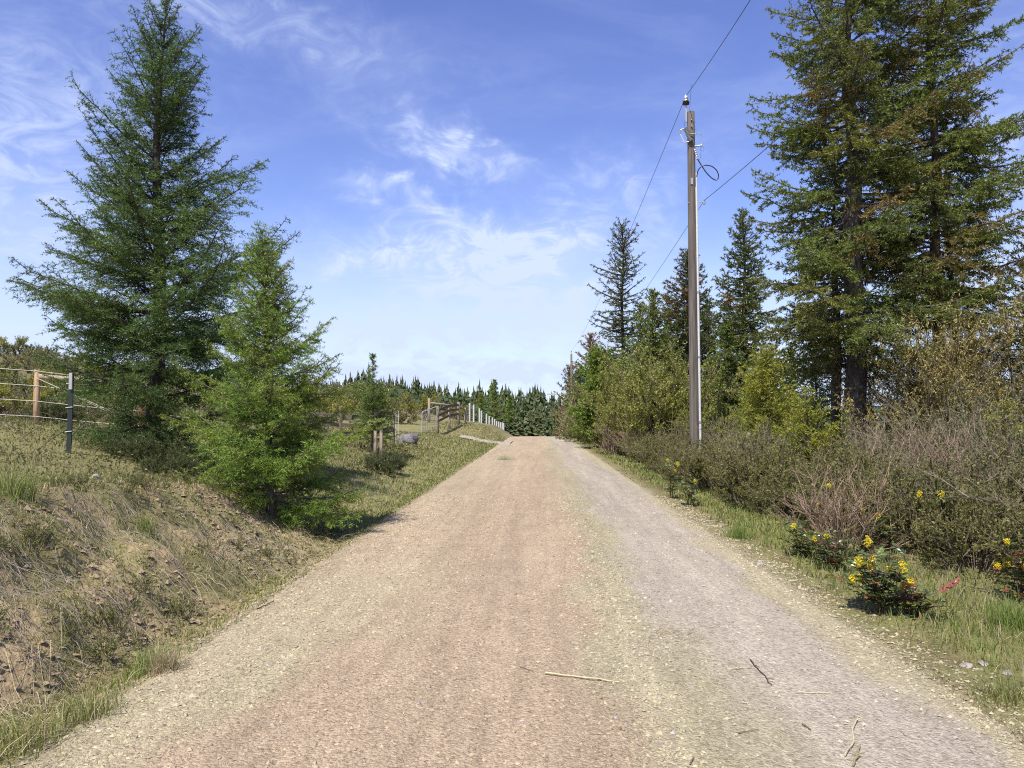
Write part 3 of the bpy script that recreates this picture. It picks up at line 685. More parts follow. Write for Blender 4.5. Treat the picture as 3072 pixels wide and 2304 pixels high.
# long-needled pine at the far right
def pine_branches():
    base = np.array([at(985, 330, 23)[0], 25.0, Tz(at(985, 330, 23)[0], 25.0)])
    t = thing('pine_tree', 'long-needled pine whose tufted boughs show right of the rusty fir', 'tree', base)
    rg = np.random.default_rng(7); tr = Soup(); br = Soup(); cr = Soup()
    Hh = 12.0; hs_ = np.linspace(-.2, Hh, 20); Vt, Ft = tube(np.stack([.15 * np.sin(hs_ * .4), .1 * np.cos(hs_ * .5), hs_], -1), .13 * (1 - hs_ / Hh * .9) + .01, 10, rg, .1); tr.add(Vt, Ft, (.09, .06, .045))
    for k in range(46):
        h = rg.uniform(3.4, 11.6); a_ = rg.uniform(-2.6, 1.0); L = rg.uniform(.8, 1.9) * (1 - (h - 3) / 14)
        ad = np.array([math.cos(a_), math.sin(a_), 0]); s = np.linspace(0, 1, 8)[:, None]
        P = np.array([0, 0, h]) + ad * L * s + np.array([0, 0, 1.]) * L * (.05 * s + .25 * s ** 2) + rg.normal(size=(8, 3)) * .02
        Vb, Fb = tube(P, .018 * (1 - s[:, 0] * .6), 4, cap=False); br.add(Vb, Fb, (.11, .08, .06))
        for j in range(7):
            i0 = rg.integers(3, 8); d0 = nrm(ad * .6 + rg.normal(size=3) * .6 + np.array([0, 0, .5])); l0 = rg.uniform(.12, .4) * (0.2 if i0 == 7 else 1)
            p0 = P[i0]; p1 = p0 + d0 * l0; Vb, Fb = prisms(p0[None], p1[None], .008, .006, 3); br.add(Vb, Fb, (.11, .08, .06))
            nn = 55; dd = nrm(d0[None] * .5 + rg.normal(size=(nn, 3)) * .75); q0 = np.repeat((p1 - d0 * rg.uniform(0, .1))[None], nn, 0)
            ln = rg.uniform(.14, .22, (nn, 1)); w = nrm(np.cross(dd, rg.normal(size=(nn, 3)))) * .006
            V = np.stack([q0 - w, q0 + w, q0 + dd * ln], 1).reshape(-1, 3)
            c = np.repeat(np.array([[.075, .09, .035]]) * rg.uniform(.6, 1.4, (nn, 1)), 3, 0); cr.add(V, np.arange(3 * nn).reshape(-1, 3), c)
    tr.build('trunk', M_BARK, t, True); br.build('branches', M_TWIG, t); cr.build('crown', M_NEEDLE, t)
pine_branches()
print('tris after conifers', NT())

# ------------------------------------------------------------------ far conifers (small in view: one mesh each)
def far_conifer_mesh(seed, layers=13, per=9):
    rg = np.random.default_rng(seed); S = Soup()
    Vt, Ft = tube(np.array([[0, 0, -.3], [0, 0, .45], [0, 0, .95]]) * 1.0, [.02, .014, .004], 5); S.add(Vt, Ft, (.09, .07, .05))
    for L in range(layers):
        u = L / (layers - 1); z = .10 + .88 * u; R = .20 * (1 - u) ** .8 * (min(1, (u + .15) / .25)) + .012
        for k in range(per):
            a = rg.uniform(0, 6.283); r = R * rg.uniform(.7, 1.35); w = r * rg.uniform(.4, .7); d = np.array([math.cos(a), math.sin(a), 0]); s = np.array([-d[1], d[0], 0])
            zz = z + rg.normal() * .02; top = np.array([0, 0, zz + .05]); tipz = zz - .03 + rg.normal() * .012
            V = np.array([top, d * r * .65 + s * w * .6 + [0, 0, tipz - .005], d * r + [0, 0, tipz + .008], d * r * .65 - s * w * .6 + [0, 0, tipz - .005], d * r * .5 + [0, 0, tipz - .045]])
            F = np.array([[0, 1, 2], [0, 2, 3], [1, 4, 2], [2, 4, 3]])
            S.add(V, F, np.array([.085, .115, .052]) * rg.uniform(.6, 1.45) * np.array([rg.uniform(.9, 1.35), 1, 1]))
    return S
rng = np.random.default_rng(77)
protos = []
def far_tree(k, x, y, H, label, group, wide=1.0, name='conifer'):
    if len(protos) <= k:
        o = far_conifer_mesh(500 + k).build(name, M_FAR); protos.append(o); c = o
    else:
        c = protos[k].copy(); C.objects.link(c); c.name = name
    c.location = (x, y, Tz(x, y)); c.scale = (H * wide, H * wide, H); c.rotation_euler = (0, 0, random.Random(int(x * 100 + y)).uniform(0, 6.28)); tag(c, label, 'tree', group); return c
kk = 0
TOPX = [180, 300, 333, 366, 433, 500, 533, 552, 575, 640]; TOPY = [392, 390, 381, 377, 384, 389, 390, 396, 398, 400]
def far_band(x0, x1, step, Ya, Yb, dtop, jt, label, group, wide):
    global kk
    px = x0
    while px < x1:
        Y = rng.uniform(Ya, Yb); py = np.interp(px, TOPX, TOPY) + dtop + rng.normal() * jt - (rng.random() < .12) * 5
        p = at(px, py, Y); z = Tz(p[0], Y); H = p[2] - z
        if H > 1.5:
            if len(protos) < 6: far_tree(len(protos), p[0], Y, H, label, group, wide * rng.uniform(.8, 1.2))
            else: far_tree(kk % 6, p[0], Y, H, label, group, wide * rng.uniform(.8, 1.2))
            kk += 1
        px += step * rng.uniform(.6, 1.4)
far_band(215, 600, 2.7, 300, 360, 1.0, 3.6, 'dark conifer on the skyline of the far forest', 'conifers along the far skyline', 1.0)
far_band(300, 600, 3.8, 200, 260, 10, 3, 'conifer in the face of the far forest below its skyline', 'conifers in the face of the far forest', 1.2)
far_band(455, 604, 6.0, 140, 175, 20, 4, 'conifer at the foot of the far forest beyond the crest', 'conifers at the foot of the far forest', 1.3)
far_band(505, 600, 7.5, 120, 138, 29, 3.5, 'low conifer just beyond the crest of the road', 'low conifers just beyond the crest', 1.4)
# understorey of the far wood, one mass
S = Soup(); n = 22000; px = rng.uniform(200, 640, n); Y = rng.uniform(150, 380, n)
x = (px - 538) / FPX * Y; z = T(x, Y) + rng.uniform(0, 11, n)
k = (418 - (z - EYE) / Y * FPX) > np.interp(px, TOPX, TOPY) + 11; x, Y, z = x[k], Y[k], z[k]; n = len(x); r = rng.uniform(.25, .6, n)
V = np.stack([x, Y, z], -1)[:, None] + rng.normal(size=(n, 3, 3)) * r[:, None, None]
S.add(V.reshape(-1, 3), np.arange(3 * n).reshape(-1, 3), np.repeat(np.array([[.075, .10, .045]]) * rng.uniform(.6, 1.5, (n, 1)), 3, 0))
tag(S.build('far_wood', M_FAR), 'dark mass of boughs deep inside the far forest', 'forest', kind='stuff')
# firs close to the white fence
for px, py, Y, sd, lab in ((495, 380, 132, 151, 'bright green fir at the far end of the white fence'), (481, 394, 138, 157, 'shorter green fir left of the bright one by the white fence'), (510, 397, 128, 163, 'small green fir right of the bright one at the end of the white fence')):
    plant_conifer('fir_tree', lab, 'tree', px, py, float(Y), cb=.5, rad=2.3 if sd == 151 else 1.7, seed=sd, n_br=70, sp1=.5, sp2=.4, nl=.22, nw=.06, npm=3.5, trunk_r=.14,
        green=(.065, .10, .026), tip=(.11, .15, .035), elev=(-5, 10, 50), pw=.75, belly=.6, twig_r=2.5)
print('tris after far', NT())

# ------------------------------------------------------------------ shrubs
def grow(P, D, L, k, tmin, bend, upw, lf, rg, lj=.35):
    n = len(P); ix = np.repeat(np.arange(n), k); t = rg.uniform(tmin, 1, len(ix))
    p = P[ix] + D[ix] * (L[ix] * t)[:, None]
    d = nrm(D[ix] + rg.normal(size=(len(ix), 3)) * bend + np.array([0, 0, upw]))
    return p, d, L[ix] * lf * rg.uniform(1 - lj, 1 + lj, len(ix))
def shrub(seed, H=1.3, spread=.75, stems=16, k=(5, 5, 3), leaf=.028, nleaf=4, lcol=((.085, .10, .035), (.14, .15, .055)), wcol=(.13, .105, .08), tr=.006,
          up=.35, bend=.42, base=.16, lf=.5, lw=.5, hang=False, drop=.0):
    rg = np.random.default_rng(seed); W = Soup(); Lf = Soup()
    a = rg.uniform(0, 6.283, stems); sp = spread * np.sqrt(rg.random(stems))
    P = np.stack([np.cos(a) * sp * base / .5, np.sin(a) * sp * base / .5, np.full(stems, -.05)], -1)
    D = nrm(np.stack([np.cos(a) * sp, np.sin(a) * sp, np.full(stems, H) * rg.uniform(.6, 1, stems)], -1)); L = np.full(stems, H * .85) * rg.uniform(.6, 1.05, stems)
    r = tr * 1.8; tot = []
    for lev in range(len(k) + 1):
        # two-piece bent twigs
        Dm = nrm(D + rg.normal(size=D.shape) * .14); mid = P + D * (L * .5)[:, None]; end = mid + Dm * (L * .5)[:, None]
        wc = np.repeat(np.array(wcol) * rg.uniform(.45, 1.5, (len(P), 1)), 6, 0)
        if lev == len(k):
            end = P + D * L[:, None]; mid = P + D * (L * .5)[:, None]; V, F = prisms(P, end, r, r * .5); W.add(V, F, wc)
        else:
            V, F = prisms(P, mid, r, r * .75); W.add(V, F, wc); V, F = prisms(mid, end, r * .75, r * .45); W.add(V, F, wc)
        if lev >= 1: tot.append((mid, end)); 
        if lev >= 2: tot.append((P, mid))
        if lev < len(k):
            Dn = nrm(end - P); P, D, L = grow(P, Dn, np.linalg.norm(end - P, axis=1), k[lev], .25, bend, up * .5, lf, rg); r *= .62
    if nleaf > 0:
        A = np.concatenate([q[0] for q in tot]); B = np.concatenate([q[1] for q in tot])
        per = rg.poisson(nleaf, len(A)); ix = np.repeat(np.arange(len(A)), per); n = len(ix); t = rg.random(n)[:, None]
        p = A[ix] * (1 - t) + B[ix] * t; d = nrm(rg.normal(size=(n, 3)) + nrm(B - A)[ix] * .8 + (np.array([0, 0, -1.6]) if hang else np.array([0, 0, .3])))
        w = nrm(np.cross(d, rg.normal(size=(n, 3)))); ln = leaf * rg.uniform(.6, 1.35, n)[:, None]
        c = lerp(lcol[0], lcol[1], rg.random(n)) * rg.uniform(.65, 1.3, (n, 1))
        if leaf < .05:
            V = np.stack([p + w * ln * lw * .55, p - w * ln * lw * .55, p + d * ln], 1).reshape(-1, 3); Lf.add(V, np.arange(3 * n).reshape(-1, 3), np.repeat(c, 3, 0))
        else:
            V = np.stack([p, p + d * ln * .5 + w * ln * lw * .5, p + d * ln, p + d * ln * .5 - w * ln * lw * .5], 1).reshape(-1, 3); Lf.add(V, np.arange(4 * n).reshape(-1, 4), np.repeat(c, 4, 0))
    return W, Lf
SH = {}
def make_proto(key, name, **kw):
    W, Lf = shrub(**kw)
    t = bpy.data.objects.new(name, None)
    w = W.build('stems', M_TWIG, t); parts = [w]
    if Lf.n: parts.append(Lf.build('leaves', M_LEAF, t))
    for p_ in parts: C.objects.unlink(p_)
    SH[key] = (t, parts, name)
def put(key, x, y, s=1.0, sz=1.0, rot=None, label='', cat='shrub', group=None, dz=0.0):
    t, parts, name = SH[key]; r = t.copy(); C.objects.link(r); r.empty_display_size = .1
    r.location = (x, y, Tz(x, y) + dz); r.scale = (s, s, s * sz); r.rotation_euler = (0, 0, random.Random(int(x * 991 + y * 77)).uniform(0, 6.28) if rot is None else rot)
    for p_ in parts:
        c = p_.copy(); C.objects.link(c); c.parent = r
    return tag(r, label, cat, group)
OL = ((.125, .120, .038), (.28, .26, .095)); GB = ((.15, .145, .085), (.24, .22, .13))
for k in range(4): make_proto('olive%d' % k, 'leafy_shrub', seed=200 + k, H=1.15, spread=.8, stems=22, k=(5, 4, 3), leaf=.036, nleaf=5.5, lcol=OL, wcol=(.15, .12, .09), tr=.0055)
for k in range(3): make_proto('bare%d' % k, 'bare_shrub', seed=220 + k, H=1.5, spread=.95, stems=20, k=(5, 4, 3), leaf=.034, nleaf=3.4, lcol=((.15, .145, .06), (.26, .245, .11)), wcol=(.20, .165, .112), tr=.008)
make_proto('red0', 'bare_shrub', seed=230, H=1.4, spread=.8, stems=24, k=(5, 4, 2), leaf=.03, nleaf=1.6, lcol=((.17, .12, .06), (.22, .16, .09)), wcol=(.27, .19, .13), tr=.008)
for k in range(2): make_proto('willow%d' % k, 'willow_shrub', seed=240 + k, H=3.4, spread=1.5, stems=16, k=(6, 5, 4), leaf=.085, nleaf=5, lcol=((.19, .205, .042), (.33, .33, .075)), wcol=(.13, .10, .07), tr=.012)
for k in range(2): make_proto('catkin%d' % k, 'catkin_shrub', seed=250 + k, H=3.6, spread=1.4, stems=12, k=(6, 5, 4), leaf=.085, nleaf=6.5, lcol=((.30, .245, .075), (.48, .39, .14)), wcol=(.13, .095, .07), tr=.012, hang=True, lw=.22)
make_proto('hill0', 'hill_shrub', seed=260, H=1.0, spread=1.4, stems=14, k=(4, 4), leaf=.12, nleaf=5, lcol=((.20, .175, .09), (.33, .285, .155)), wcol=(.13, .10, .08), tr=.012)
make_proto('hill1', 'hill_shrub', seed=261, H=1.6, spread=1.3, stems=12, k=(4, 4), leaf=.12, nleaf=6, lcol=((.16, .165, .065), (.26, .25, .105)), wcol=(.13, .10, .08), tr=.012)
make_proto('hill2', 'hill_shrub', seed=262, H=2.2, spread=1.3, stems=12, k=(4, 4), leaf=.13, nleaf=6, lcol=((.22, .21, .035), (.32, .30, .06)), wcol=(.13, .10, .08), tr=.014)
make_proto('juniper', 'dark_bush', seed=270, H=.62, spread=.75, stems=34, k=(5, 4), leaf=.05, nleaf=9, lcol=((.065, .085, .028), (.13, .15, .05)), wcol=(.09, .07, .05), tr=.005, lw=.18)
make_proto('small0', 'low_shrub', seed=280, H=.42, spread=.6, stems=18, k=(4, 3), leaf=.024, nleaf=5, lcol=((.15, .165, .05), (.25, .25, .09)), wcol=(.12, .09, .07), tr=.003)
rg = np.random.default_rng(900)
# thicket along the right verge: three belts
def belt(y0, y1, ystep, xf, keys, smin, smax, group, row):
    y = y0; k_ = 0
    ORD = ['nearest', 'second', 'third', 'fourth', 'fifth', 'sixth', 'seventh', 'eighth', 'ninth', 'tenth']
    while y < y1:
        kind_ = keys[rg.integers(len(keys))]; word = 'olive leafy' if kind_.startswith('olive') else 'twiggy half-bare'
        lb = (ORD[k_] + ' ' + word + ' shrub from the right frame edge in the ' + row) if k_ < 10 else ('far ' + word + ' shrub in the ' + row + ' towards the crest')
        x = xf(y) + rg.normal() * .22; put(kind_, x, y, rg.uniform(smin, smax), rg.uniform(.85, 1.15), label=lb, group=group); k_ += 1
        y += ystep * (1 + y / 25) * rg.uniform(.75, 1.25)
front = lambda y: float(np.interp(y, [6, 8, 10.5, 16, 44], [5.45, 5.1, 4.45, 4.1, 3.9]))
OLK = ['olive0', 'olive1', 'olive2', 'olive3']
belt(6.0, 44, .66, front, OLK, .55, .98, 'olive shrubs along the front of the thicket', 'front row of the thicket')
belt(5.5, 36, .72, lambda y: front(y) + .75, OLK + ['bare0', 'bare1'], .65, 1.05, 'shrubs in the middle of the thicket', 'second row of the thicket')
belt(6.0, 30, .9, lambda y: front(y) + 1.8, ['bare0', 'bare1', 'bare2', 'olive0', 'olive2'], .68, .95, 'taller shrubs at the back of the thicket', 'third row of the thicket')
belt(7.5, 30, 1.3, lambda y: front(y) + 3.1, ['bare0', 'bare2', 'olive1', 'olive3'], .65, .95, 'shrubs under the right-hand trees', 'shaded back row')
belt(10, 26, 1.7, lambda y: front(y) + 4.6, ['bare1', 'bare2', 'olive2'], .75, 1.1, 'shrubs among the right-hand trunks', 'row under the big trees')
def P2(px, Y): return (px - 538) / FPX * Y
for px, Y, s, lab in ((905, 12.5, .95, 'pinkish brown bare shrub in the right of the thicket'), (950, 11.5, .85, 'bare pinkish shrub right of centre among the olive shrubs'), (838, 9.3, .62, 'small upright reddish bare shrub behind the yellow flowers'),
                      (640, 30, .95, 'reddish bare shrub in front of the pole, left side'), (612, 34, 1.0, 'reddish bare shrub at the foot of the rounded fir')):
    put('red0', P2(px, Y), Y, s, label=lab)
for px, Y, s, lab in ((890, 19, .9, 'large grey-brown bare shrub right of the thickest trunk'), (930, 17.5, 1.25, 'large bare shrub under the rusty fir'), (985, 17, 1.5, 'tall bare shrub near the right edge'), (960, 21, 2.0, 'tallest bare shrub between the rusty fir and the right edge'),
                      (1015, 14, 1.3, 'bare shrub cut by the right edge of the frame')):
    put('bare%d' % (int(px) % 3), P2(px, Y), Y, s, label=lab)
for px, Y, s, lab in ((662, 29, .92, 'yellow-green willow left of the utility pole'), (678, 31, 1.0, 'yellow-green willow directly behind the utility pole'), (642, 35, 1.0, 'yellow-green willow beside the rounded fir'), (715, 27, .55, 'low yellow-green willow right of the pole'), (632, 33, .75, 'low willow in front of the rounded fir'), (784, 24, .6, 'low willow behind the young yellow-green fir')):
    put('willow%d' % (int(px) % 2), P2(px, Y), Y, s, label=lab)
for px, Y, s, lab in ((905, 21.5, 1.05, 'tan catkin-hung shrub between the two thickest trunks'), (922, 22, 1.1, 'tan catkin-hung shrub against the rusty fir trunk'), (962, 22.5, 1.2, 'tan catkin-hung shrub right of the rusty fir'), (945, 25, 1.1, 'tan catkin-hung shrub right behind the rusty fir trunk')):
    put('catkin%d' % (int(px) % 2), P2(px, Y), Y, s, label=lab)
# far roadside scrub beyond the crest
for k in range(26):
    Y = rg.uniform(48, 110); x = 3.4 + .4 * rg.random() + .02 * (Y - 50) + (k % 3) * 1.1; put(['red0', 'bare0', 'olive1', 'hill1', 'hill0'][k % 5], x, Y, rg.uniform(1.3, 2.2), label='brownish shrub on the right verge near the crest', group='shrubs on the right verge near the crest')
# hillside scrub on the left
n = 0
while n < 300:
    Y = 26 * (125 / 26) ** rg.random(); x = P2(rg.uniform(-40, 470), Y)
    if x > -8.8 or (Y < 45 and x > -15): continue
    n += 1; put(['hill0', 'hill1', 'hill0'][n % 3] if rg.random() > .05 else 'hill2', x, Y, rg.uniform(.45, 1.0) * min(1.3, Y / 60 + .35), label='brown-green scrub bush on the hillside beyond the fences', group='scrub bushes on the hillside')
for px, Y, s, key, lab in ((330, 44, 1.0, 'hill2', 'yellow-green bush behind the bright young fir'), (318, 40, .8, 'hill2', 'smaller yellow-green bush beside the rail fence'), (345, 60, 1.2, 'hill1', 'green bush between the rail fence and the far forest'), (455, 66, .6, 'hill2', 'small yellow-green bush above the tall gate frame'),
                           (356, 27, .30, 'hill2', 'yellow-green sprig bush at the rail fence')):
    put(key, P2(px, Y), Y, s, label=lab)
put('juniper', P2(385, 20.3), 20.3, 1.0, label='dark green bush in the grass between the road and the boulder', cat='bush')
put('juniper', P2(52, 19.4), 19.4, 1.1, label='green bush behind the tan fence post', cat='bush', dz=1.0 * 0)
for px, Y, s, w_ in ((120, 12.6, .9, 'leftmost'), (150, 12.2, 1.1, 'second from left'), (165, 11.2, .8, 'middle'), (185, 12.0, 1.0, 'second from right'), (215, 11.6, 1.0, 'rightmost')):
    put('juniper', P2(px, Y), Y, s * .7, label='low green bush under the tall dark fir, ' + w_ + ' of five', cat='bush', group='low bushes under the tall dark fir')
for k in range(34):
    Y = 4.2 * (12 / 4.2) ** rg.random(); x = rg.uniform(-4.8, -2.75); put('small0', x, Y, rg.uniform(.22, .5), label='small green weed growing on the cut bank', cat='weed', group='small weeds on the cut bank')
for k in range(46):
    Y = rg.uniform(8.5, 21); x = rg.uniform(-13, -4.9) if Y < 16 else rg.uniform(-14, -6); px_ = 538 + x / Y * FPX
    if px_ < 110 and Y < 19: continue
    put('small0', x, Y, rg.uniform(.6, 1.25), label='low olive shrub in the rough field left of the bank', group='low shrubs in the rough left field')
print('tris after shrubs', NT())

# ------------------------------------------------------------------ grass, ground cover, dead stems
def blades(x, y, h, w, lean, col, rg, zoff=0.0):
    n = len(x); z = T(x, y) - .01 + zoff; a = rg.uniform(0, 6.283, n); p = np.stack([x, y, z], -1)
    s = np.stack([np.cos(a), np.sin(a), np.zeros(n)], -1) * (w * .5)[:, None]; b = a + rg.normal(size=n) * .5 + 1.57
    ld = np.stack([np.cos(b), np.sin(b), np.zeros(n)], -1) * (h * lean)[:, None]; up = np.array([0, 0, 1.])
    m_ = p + ld * .35 + up * (h * .55)[:, None]; t = p + ld + up * (h * np.sqrt(np.clip(1 - lean * lean * .6, .05, 1)))[:, None]
    V = np.stack([p - s, p + s, m_ - s * .7, m_ + s * .7, t], 1).reshape(-1, 3); b0 = (np.arange(n) * 5)[:, None]
    F = np.concatenate([b0 + [[0, 1, 3]], b0 + [[0, 3, 2]], b0 + [[2, 3, 4]]]); return V, F, np.repeat(col, 5, 0)
rg = np.random.default_rng(321)
GR = np.array([.145, .195, .045]); GY_ = np.array([.26, .265, .08]); STR = np.array([.46, .38, .22]); BRN = np.array([.19, .14, .085]); GRY = np.array([.25, .20, .165])
def pick(n, ws, cs):
    k = rg.choice(len(ws), n, p=np.array(ws) / sum(ws)); return np.array(cs)[k] * rg.uniform(.7, 1.3, (n, 1))
def strip(n, xa, xb, y0, y1, yp=1.0):
    y = y0 * (y1 / y0) ** (rg.random(n) ** yp); x = rg.uniform(xa, xb, n); return x, y
S = Soup()
def addg(x, y, keep, h, lean, ws, cs, wmin=.0035, wf=.0010):
    k = rg.random(len(x)) < keep; x, y = x[k], y[k]; n = len(x); hh = h(y, n) if callable(h) else h
    w = np.maximum(wmin, wf * y) * rg.uniform(.7, 1.3, n); V, F, c = blades(x, y, hh * rg.uniform(.5, 1.35, n), w, rg.uniform(lean * .3, lean, n), pick(n, ws, cs), rg); S.add(V, F, c)
# right verge
x, y = strip(56000, 2.62, 4.9, 2.8, 60); dd = x - RH
addg(x, y, np.clip((dd - .28) / .45, 0, 1) ** 1.2 * np.clip(fbm(x * 1.4, y * 1.4, 3, 8) * .9 + .72, .06, 1), lambda y, n: .040 + .07 * np.clip((x_ := 1) * 1, 0, 1) * np.ones(n), .9, [4, 3, 2, .6], [GR, GY_, STR * .75, BRN])
# fringe of dry litter at the right gravel edge
x, y = strip(14000, 2.4, 3.05, 2.8, 30); addg(x, y, np.clip(fbm(x * 2, y * 1.2, 3, 18) + .45, 0, 1), .03, 1.6, [1.5, 3, 2], [GY_ * .6, BRN * .7, STR * .7])
# left verge fringe along the gravel
x, y = strip(38000, -3.3, -2.36, 2.8, 60); dd = -x - RH
addg(x, y, np.exp(-((dd - .34) / .26) ** 2) * np.clip(fbm(x * 1.1, y * .8, 3, 28) * 1.2 + .85, .1, 1), .06, .9, [4, 2, 1.6, .7], [GR * .95, GY_, STR, BRN])
# bank: dry straw, matted
x, y = strip(60000, -5.4, -2.7, 2.8, 16); addg(x, y, np.clip(fbm(x * 1.0, y * 1.0, 3, 38) * 1.6 + .62, .08, 1), .065, 1.3, [2.6, 3.6, 3.4, .9, 1.0], [GR * .85, GY_ * .95, STR * .95, BRN * 1.2, GRY * 1.1])
# left field
x, y = strip(36000, -16, -4.2, 6.5, 46); addg(x, y, np.clip(fbm(x * .5, y * .5, 3, 48) * .8 + .75, .15, 1), .10, 1.0, [2.4, 3.2, 2.2, 1.8], [GR * .85, GY_ * .8, STR * .7, BRN])
x, y = strip(26000, -7, -2.6, 12, 60); addg(x, y, np.clip(fbm(x * .6, y * .4, 3, 58) * .8 + .75, .15, 1), .10, .9, [3, 3, 2.4, 1], [GR, GY_, STR * .85, BRN])
tag(S.build('grass', M_GRASS), 'short green and straw-coloured grass on the verges, bank and field', 'grass', kind='stuff')
# leafy ground cover in the left field
n = 52000; y = 7 * (32 / 7) ** rg.random(n); x = rg.uniform(-17, -4.3, n); k = rg.random(n) < np.clip(fbm(x * .9, y * .9, 3, 68) * 1.3 + .62, .1, 1); x, y = x[k], y[k]; n = len(x)
p = np.stack([x, y, T(x, y) + rg.uniform(.0, .16, n) * (1 + fbm(x * 1.5, y * 1.5, 2, 69))], -1); r = np.maximum(.012, .0011 * y) * rg.uniform(.7, 1.4, n)
V = (p[:, None] + rg.normal(size=(n, 3, 3)) * r[:, None, None]).reshape(-1, 3); S = Soup()
S.add(V, np.arange(3 * n).reshape(-1, 3), np.repeat(pick(n, [3, 2.5, 1.6, 1.4], [(.085, .095, .03), (.15, .145, .05), (.20, .15, .085), (.13, .10, .07)]), 3, 0))
tag(S.build('ground_cover', M_LEAF), 'low leafy ground cover across the rough left field', 'ground cover', kind='stuff')
# long dead stems hanging down the bank
S = Soup()
def stems_patch(cx, cy, n, rx_, ry_, ln, col, down=(1.0, -.25), rad=.0016, h0=.12):
    x = cx + rg.normal(size=n) * rx_; y = cy + rg.normal(size=n) * ry_
    a0 = math.atan2(down[1], down[0]) + rg.normal(size=n) * .45; L = ln * rg.uniform(.4, 1.2, n)
    for i_ in range(n):
        t = np.linspace(0, 1, 5); xx = x[i_] + np.cos(a0[i_]) * L[i_] * t; yy = y[i_] + np.sin(a0[i_]) * L[i_] * t
        zz = T(xx, yy) + .012 + h0 * rg.random() * np.sin(np.pi * np.clip(t * 1.05, 0, 1)) * L[i_] / ln + rg.random() * .03
        V, F = tube(np.stack([xx, yy, zz], -1), rad * rg.uniform(.7, 1.3) * (1 - .6 * t), 3, cap=False); S.add(V, F, np.array(col) * rg.uniform(.65, 1.3))
SG = (.27, .225, .18); SS = (.40, .33, .20)
stems_patch(-4.0, 4.9, 300, .28, .40, .6, SG); stems_patch(-3.55, 4.0, 150, .25, .35, .5, SS); stems_patch(-3.9, 6.9, 130, .25, .5, .42, SG); stems_patch(-3.5, 5.6, 70, .3, .5, .4, SG)
stems_patch(-3.5, 8.6, 150, .25, .7, .42, SG); stems_patch(-3.15, 7.5, 110, .22, 1.2, .4, SS); stems_patch(-3.0, 9.5, 200, .25, .9, .4, SS); stems_patch(-3.15, 3.9, 170, .25, .4, .5, SS, (.7, -.7)); stems_patch(-2.75, 3.6, 120, .25, .4, .35, SS, (.3, 1))
stems_patch(3.6, 5.0, 140, .35, 1.0, .35, SS, (.4, 1), h0=.12); stems_patch(4.0, 7.5, 120, .3, 1.6, .4, SG, (.4, 1), h0=.15)
tag(S.build('dead_stems', M_TWIG), 'dry dead grass stems matted on the bank and verges', 'dead grass', kind='stuff')
# grass tufts that stand out
def tuft(px, Y, n, h, r, cs, label, lean=.8):
    x0 = P2(px, Y); t = thing('grass_tuft', label, 'grass tuft', (x0, Y, Tz(x0, Y))); S = Soup()
    x = x0 + rg.normal(size=n) * r * .4; y = Y + rg.normal(size=n) * r * .4; V, F, c = blades(x, y, h * rg.uniform(.5, 1.2, n), np.full(n, .0045), rg.uniform(.1, lean, n), pick(n, [1] * len(cs), cs), rg)
    V = V - np.array([x0, Y, Tz(x0, Y)]); S.add(V, F, c); S.build('blades', M_GRASS, t)
tuft(147, 5.05, 330, .17, .16, [GR * 1.3, GY_ * 1.2, GR], 'bright green grass tuft at the left gravel edge'); tuft(6, 6.2, 420, .30, .22, [GR * .9, GR * 1.3, STR], 'tall dark green grass tuft on the bank at the left edge of the frame')
tuft(143, 7.2, 160, .22, .10, [GY_ * 1.1, GR], 'small yellow-green tuft on the bare bank'); tuft(166, 4.9, 260, .20, .14, [STR, GRY * 1.2, STR * .8], 'pale straw tuft beside the bright green one', 1.0)
tuft(15, 3.75, 420, .20, .25, [GR * .9, GY_, STR], 'mixed grass clump in the bottom left corner'); tuft(95, 4.15, 320, .17, .2, [GR, GR * .8, STR], 'green grass clump left of the gravel edge near the bottom')
tuft(505, 29, 300, .3, .5, [GR * 1.2, GR], 'bright green grass patch left of the road halfway to the crest'); tuft(735, 10.5, 300, .22, .22, [GR * 1.4, GR * .9], 'bright green grass tuft on the right verge below the olive shrubs')
tuft(1000, 6.3, 420, .26, .26, [GR * 1.4, GR], 'lush green grass clump at the right edge below the shrubs'); tuft(985, 4.55, 240, .12, .18, [GR, BRN, GY_], 'grass tuft on the right verge near the gravel')
tuft(962, 3.9, 120, .09, .10, [BRN * .7, BRN, GR * .7], 'small brown weed tuft in the right gravel edge')
for px, Y, lab in ((905, 4.25, 'dark dry weed in the gravel, nearer one'), (802, 5.75, 'dark dry weed at the right gravel edge, farther one'), (968, 3.75, 'dark spiky dry weed in the right gravel')):
    x0 = P2(px, Y); t = thing('dry_weed', lab, 'weed', (x0, Y, Tz(x0, Y) + .03)); n = 26; D = nrm(rg.normal(size=(n, 3)) * np.array([1, 1, .3]) + np.array([0, 0, .35])); S = Soup(); L = rg.uniform(.04, .13, n)
    V, F = prisms(np.zeros((n, 3)), D * L[:, None], .0016, .0008); S.add(V, F, (.13, .10, .065)); S.build('stems', M_TWIG, t)

